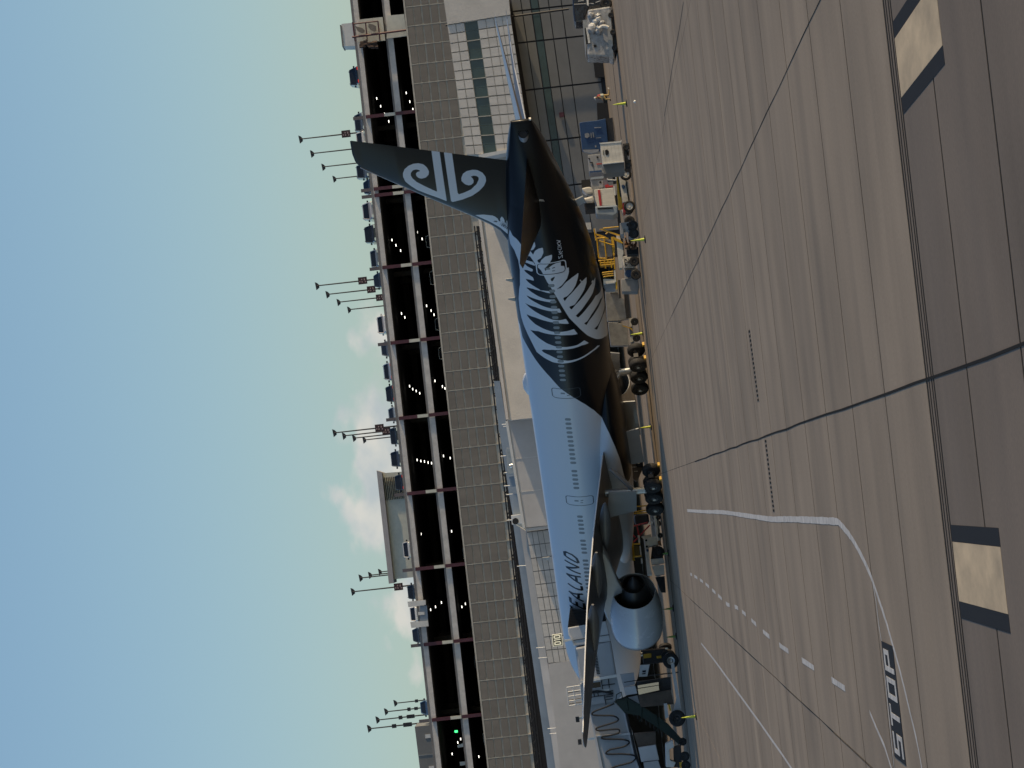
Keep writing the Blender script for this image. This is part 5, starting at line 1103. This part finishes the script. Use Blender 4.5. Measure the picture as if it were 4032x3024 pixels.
# 14 cargo loader beyond the left gear
cl = thing('cargo_loader', 'sunlit cream cargo loader with yellow guard frame behind the engine', 'cargo loader', gnd(2610, 2200))
CY = 276
pp(G8((1325, 1100), (1585, 1070), (1635, 1250), (1425, 1285), (1450, 1659), (1500, 1900), (1400, 1900), (1345, 1300)), CY, 2).build('body', DIRTYW, cl, bevel=.03)
for q in ((1370, 1155), (1385, 1290)): c = at(*G8(q)[0], CY-.05); MB().cyl(c, c+Vector((0, -.03, 0)), .09, n=10).build('bolt_spot', BLACK, cl)
pp(G8((1430, 1150), (1580, 1130), (1600, 1250), (1440, 1270)), CY-.04, .05).build('side_panel', CREAMP, cl)
pp(G8((1365, 1360), (1400, 1340), (1430, 1365), (1400, 1420)), CY-.05, .04).build('oval_badge', BLUE, cl)
pp(G8((1185, 1048), (1225, 1050), (1250, 1230), (1205, 1230)), CY-.2, .5).build('white_post', DIRTYW, cl); pp(G8((1225, 1280), (1250, 1280), (1280, 1500), (1245, 1510)), CY-.2, .5).build('white_post', DIRTYW, cl); pp(G8((1255, 1550), (1285, 1545), (1300, 1650), (1260, 1659)), CY-.2, .5).build('white_post', DIRTYW, cl)
pp(G8((1090, 1270), (1205, 1265), (1235, 1500), (1105, 1510)), CY+.2, 1).build('mesh_panel', mat('olive_mesh', (.16, .12, .03), .6), cl)
for a, b in (((1030, 1090), (1085, 1600)), ((1065, 1245), (1240, 1235)), ((1085, 1520), (1270, 1500)), ((1090, 1530), (1120, 1600)), ((1060, 1110), (1110, 1510))): MB().tube([at(*G8(a)[0], CY-.25), at(*G8(b)[0], CY-.25)], .06).build('guard_bar', YEL, cl)
c = at(*G8((1640, 1415))[0], CY-.2); wheel(cl, (c.x, CY-.2, .48), .48, .4, rim=STEELD)
pp(G8((1500, 1290), (1720, 1290), (1740, 1540), (1470, 1560)), CY+.3, 1.5).build('wheel_bay', BLACK, cl)
J0 = fr(2200, 2200, 500)
pp(J0((1615, 150), (1840, 130), (1860, 215), (1640, 245)), CY-.3, .8).build('rear_step', DIRTYW, cl); pp(J0((1640, 270), (1850, 245), (1860, 410), (1700, 435)), CY-.3, 1).build('rear_box', DIRTYW, cl)
pp(J0((1700, 460), (1860, 440), (1880, 720), (1800, 720)), CY, 1).build('rear_skid', BLACK, cl)
# 15 low dolly strip and black tank with red braces
t = boxthing('flat_dolly', 'low cream flat dolly glowing in sun beside the left main wheels', 'dolly', G8((1512, 415), (1612, 412), (1680, 975), (1592, 1000)), 274.5, 1.8, DIRTYW)
pp(G8((1575, 420), (1600, 420), (1640, 900), (1620, 900)), 274.4, .15).build('deck_rail', BROWN, t)
pp(G8((1600, 1000), (1665, 980), (1690, 1100), (1620, 1090)), 274.4, .5).build('tow_eye', rust, t)
for q in (480, 880): c = at(*G8((1650, q))[0], 274.4); wheel(t, (c.x, 274.4, .2), .2, .15, rim=STEELD)
t = boxthing('tank_trailer', 'black tank trailer braced with thin red struts under the wing', 'trailer', G8((1085, 430), (1400, 395), (1420, 560), (1390, 640), (1110, 650)), 276.5, 2, mat('dark_navy', (.010, .012, .022), .4), bevel=.15)
for a, b in (((1010, 690), (1390, 590)), ((1150, 670), (1200, 890)), ((1030, 1060), (1210, 890)), ((1200, 890), (1430, 650)), ((1020, 830), (1120, 920))): MB().tube([at(*G8(a)[0], 276), at(*G8(b)[0], 276)], .06).build('red_strut', REDP, t)
pp(G8((1230, 900), (1460, 850), (1480, 1040), (1400, 1050)), 276.4, .5).build('cream_cover', CREAMP, t)
for a, b in (((1015, 255), (1385, 225)), ((1065, 360), (1390, 320)), ((1085, 400), (1400, 375)), ((1040, 180), (1130, 150))): MB().tube([at(*G8(a)[0], 276), at(*G8(b)[0], 276)], .05).build('chain_rail', YEL, t)
c = at(*G8((1447, 598))[0], 275.8); MB().lathe([(-.05, .09), (-.05, .15), (.05, .15), (.05, .09)], c, (0, 1, 0), 16, cap=False).build('ring_eye', WHITEM, t)
for q in (480, 620): c = at(*G8((1600, q))[0], 276.6); wheel(t, (c.x, 276.6, .3), .3, .2, rim=STEELD)

# ================================================================ delineator posts
LIME = mat('lime_plastic', (.50, .56, .03), .45, var=.12, vscale=6)
def delineator(px, py, lab, h=.95, m=LIME):
    b = gnd(px, py); t = thing('delineator_post', lab, 'delineator', (b.x, b.y, 0), group='delineator posts along the apron')
    MB().cyl((b.x, b.y, .06), (b.x, b.y, h*.62), .10, .055, n=14).cyl((b.x, b.y, h*.62), (b.x, b.y, h*.66), .07, .07, n=14).cyl((b.x, b.y, h*.66), (b.x, b.y, h), .05, .015, n=14).build('cone', m, t, smooth=True)
    MB().lathe([(0, .26), (.05, .26), (.09, .12), (.09, .02)], (b.x, b.y, .001), (0, 0, 1), 18).build('base', BLACK, t)
    return t
delineator(2469, 406, 'lime delineator post in front of the blue container'); delineator(2542, 942, 'pale delineator post in front of the yellow lift')
delineator(2533, 1312, 'pale delineator post right of the right main wheels'); delineator(2566, 1680, 'lime delineator post between the two main gears'); delineator(2743, 2820, 'lime delineator post below the jet bridge stairs', 1.0)
delineator(2652, 2395, 'green delineator post just in front of the engine', .8, mat('green_plastic', (.10, .22, .03), .5)); delineator(2664, 2505, 'green delineator post left of the engine intake', .8, MATS['green_plastic']); delineator(2634, 2178, 'green delineator post right of the engine exhaust', .5, MATS['green_plastic'])
b = gnd(2502, 400); t = thing('ground_light', 'tiny white apron light set alone on the concrete', 'light', (b.x, b.y, 0)); MB().lathe([(0, .10), (.06, .09), (.12, .03), (.13, .005)], (b.x, b.y, .001), (0, 0, 1), 12).build('lens', mat('lens_white', (.8, .78, .7), .3), t)

# ================================================================ kneeling ramp worker
KX = at(2400, 374, 287.5); kx, ky = KX.x, 287.5
pr = thing('person', 'kneeling ramp worker in red top, pale vest, tan trousers and white cap', 'person', (kx, ky, 0))
def limb(P, Rr, m, nm, par=pr, n=10):
    Rg = []
    P = [Vector(p) for p in P]
    for i, (p, r) in enumerate(zip(P, Rr)):
        d = (P[min(i+1, len(P)-1)]-P[max(i-1, 0)]).normalized(); u = Vector((0, 1, 0)); u = (u-d*u.dot(d)).normalized(); w_ = d.cross(u)
        Rg.append([p+(u*math.cos(a)+w_*math.sin(a))*r for a in np.linspace(0, 2*math.pi, n, endpoint=False)])
    return MB().rings(Rg)
TAN = mat('tan_trousers', (.42, .30, .12), .85, var=.2, vscale=6); REDS = mat('red_shirt', (.30, .05, .05), .85, var=.2, vscale=8); VEST = mat('pale_vest', (.42, .44, .36), .8, var=.25, vscale=8); SKIN = mat('skin_tone', (.28, .16, .10), .6); CAPM = mat('white_cap', (.8, .76, .68), .5)
o3 = Vector((kx, ky, 0)); W3 = lambda L_: [o3+Vector(p) for p in L_]
# body is one continuous mesh: shin, thigh, torso, neck, head are rings of one surface
def merge(*mbs):
    r = MB()
    for q in mbs: r.add(q.v, q.f)
    return r
body = merge(limb(W3([(.48, .1, .07), (.30, .1, .08), (.05, .1, .10), (.0, .1, .16), (.0, .08, .34), (-.01, .04, .52), (-.02, 0, .62), (-.02, 0, .80), (-.05, 0, .98), (-.08, 0, 1.06), (-.10, 0, 1.11), (-.12, 0, 1.20), (-.12, 0, 1.27), (-.12, 0, 1.31)]), [.04, .055, .065, .09, .10, .12, .16, .165, .17, .10, .055, .085, .09, .03], TAN, 'b'),
             limb(W3([(-.38, -.1, .07), (-.34, -.1, .12), (-.33, -.1, .40), (-.18, -.08, .50), (-.02, -.05, .56)]), [.05, .06, .075, .09, .11], TAN, 'b'),
             limb(W3([(-.06, -.19, .97), (-.16, -.22, .80), (-.32, -.16, .68)]), [.06, .05, .04], TAN, 'b'), limb(W3([(-.06, .19, .97), (-.14, .22, .78), (-.3, .14, .66)]), [.06, .05, .04], TAN, 'b'))
body.build('body', TAN, pr, smooth=True)
limb(W3([(-.02, 0, .76), (-.03, 0, .86), (-.05, 0, .99), (-.08, 0, 1.07)]), [.18, .185, .185, .09], REDS, 's').build('red_top', REDS, pr, smooth=True)
limb(W3([(-.02, 0, .54), (-.02, 0, .62), (-.02, 0, .80)]), [.17, .19, .192], VEST, 'v').build('vest', VEST, pr, smooth=True)
limb(W3([(-.12, 0, 1.13), (-.125, 0, 1.19), (-.13, 0, 1.24)]), [.07, .093, .097], SKIN, 'f').build('face', SKIN, pr, smooth=True)
mb = limb(W3([(-.12, 0, 1.22), (-.12, 0, 1.28), (-.12, 0, 1.33)]), [.102, .10, .04], CAPM, 'c'); mb.box(o3+Vector((-.24, 0, 1.225)), (.12, .14, .02)); mb.build('cap', CAPM, pr, smooth=True)
limb(W3([(.46, .1, .06), (.56, .1, .07), (.58, .1, .15)]), [.045, .05, .04], CAPM, 'sh').build('shoe', CAPM, pr, smooth=True); limb(W3([(-.36, -.1, .05), (-.5, -.1, .045)]), [.06, .045], BLACK, 'sh').build('shoe', BLACK, pr, smooth=True)
for ay in (-.16, .14): limb(W3([(-.31, ay, .675), (-.36, ay, .655), (-.40, ay*.9, .63)]), [.035, .042, .02], SKIN, 'h').build('hand', SKIN, pr, smooth=True)

# ground equipment is parked a little askew to the terminal
for o in bpy.data.objects:
    if o.parent is None and o.name.split('.')[0] in ('cargo_pallet', 'wrapped_cargo', 'box_dolly', 'belt_loader', 'service_truck', 'ramp_tug', 'scissor_lift', 'ramp_tractor', 'cargo_loader', 'flat_dolly', 'load_container'):
        o.rotation_euler.z = R(4)
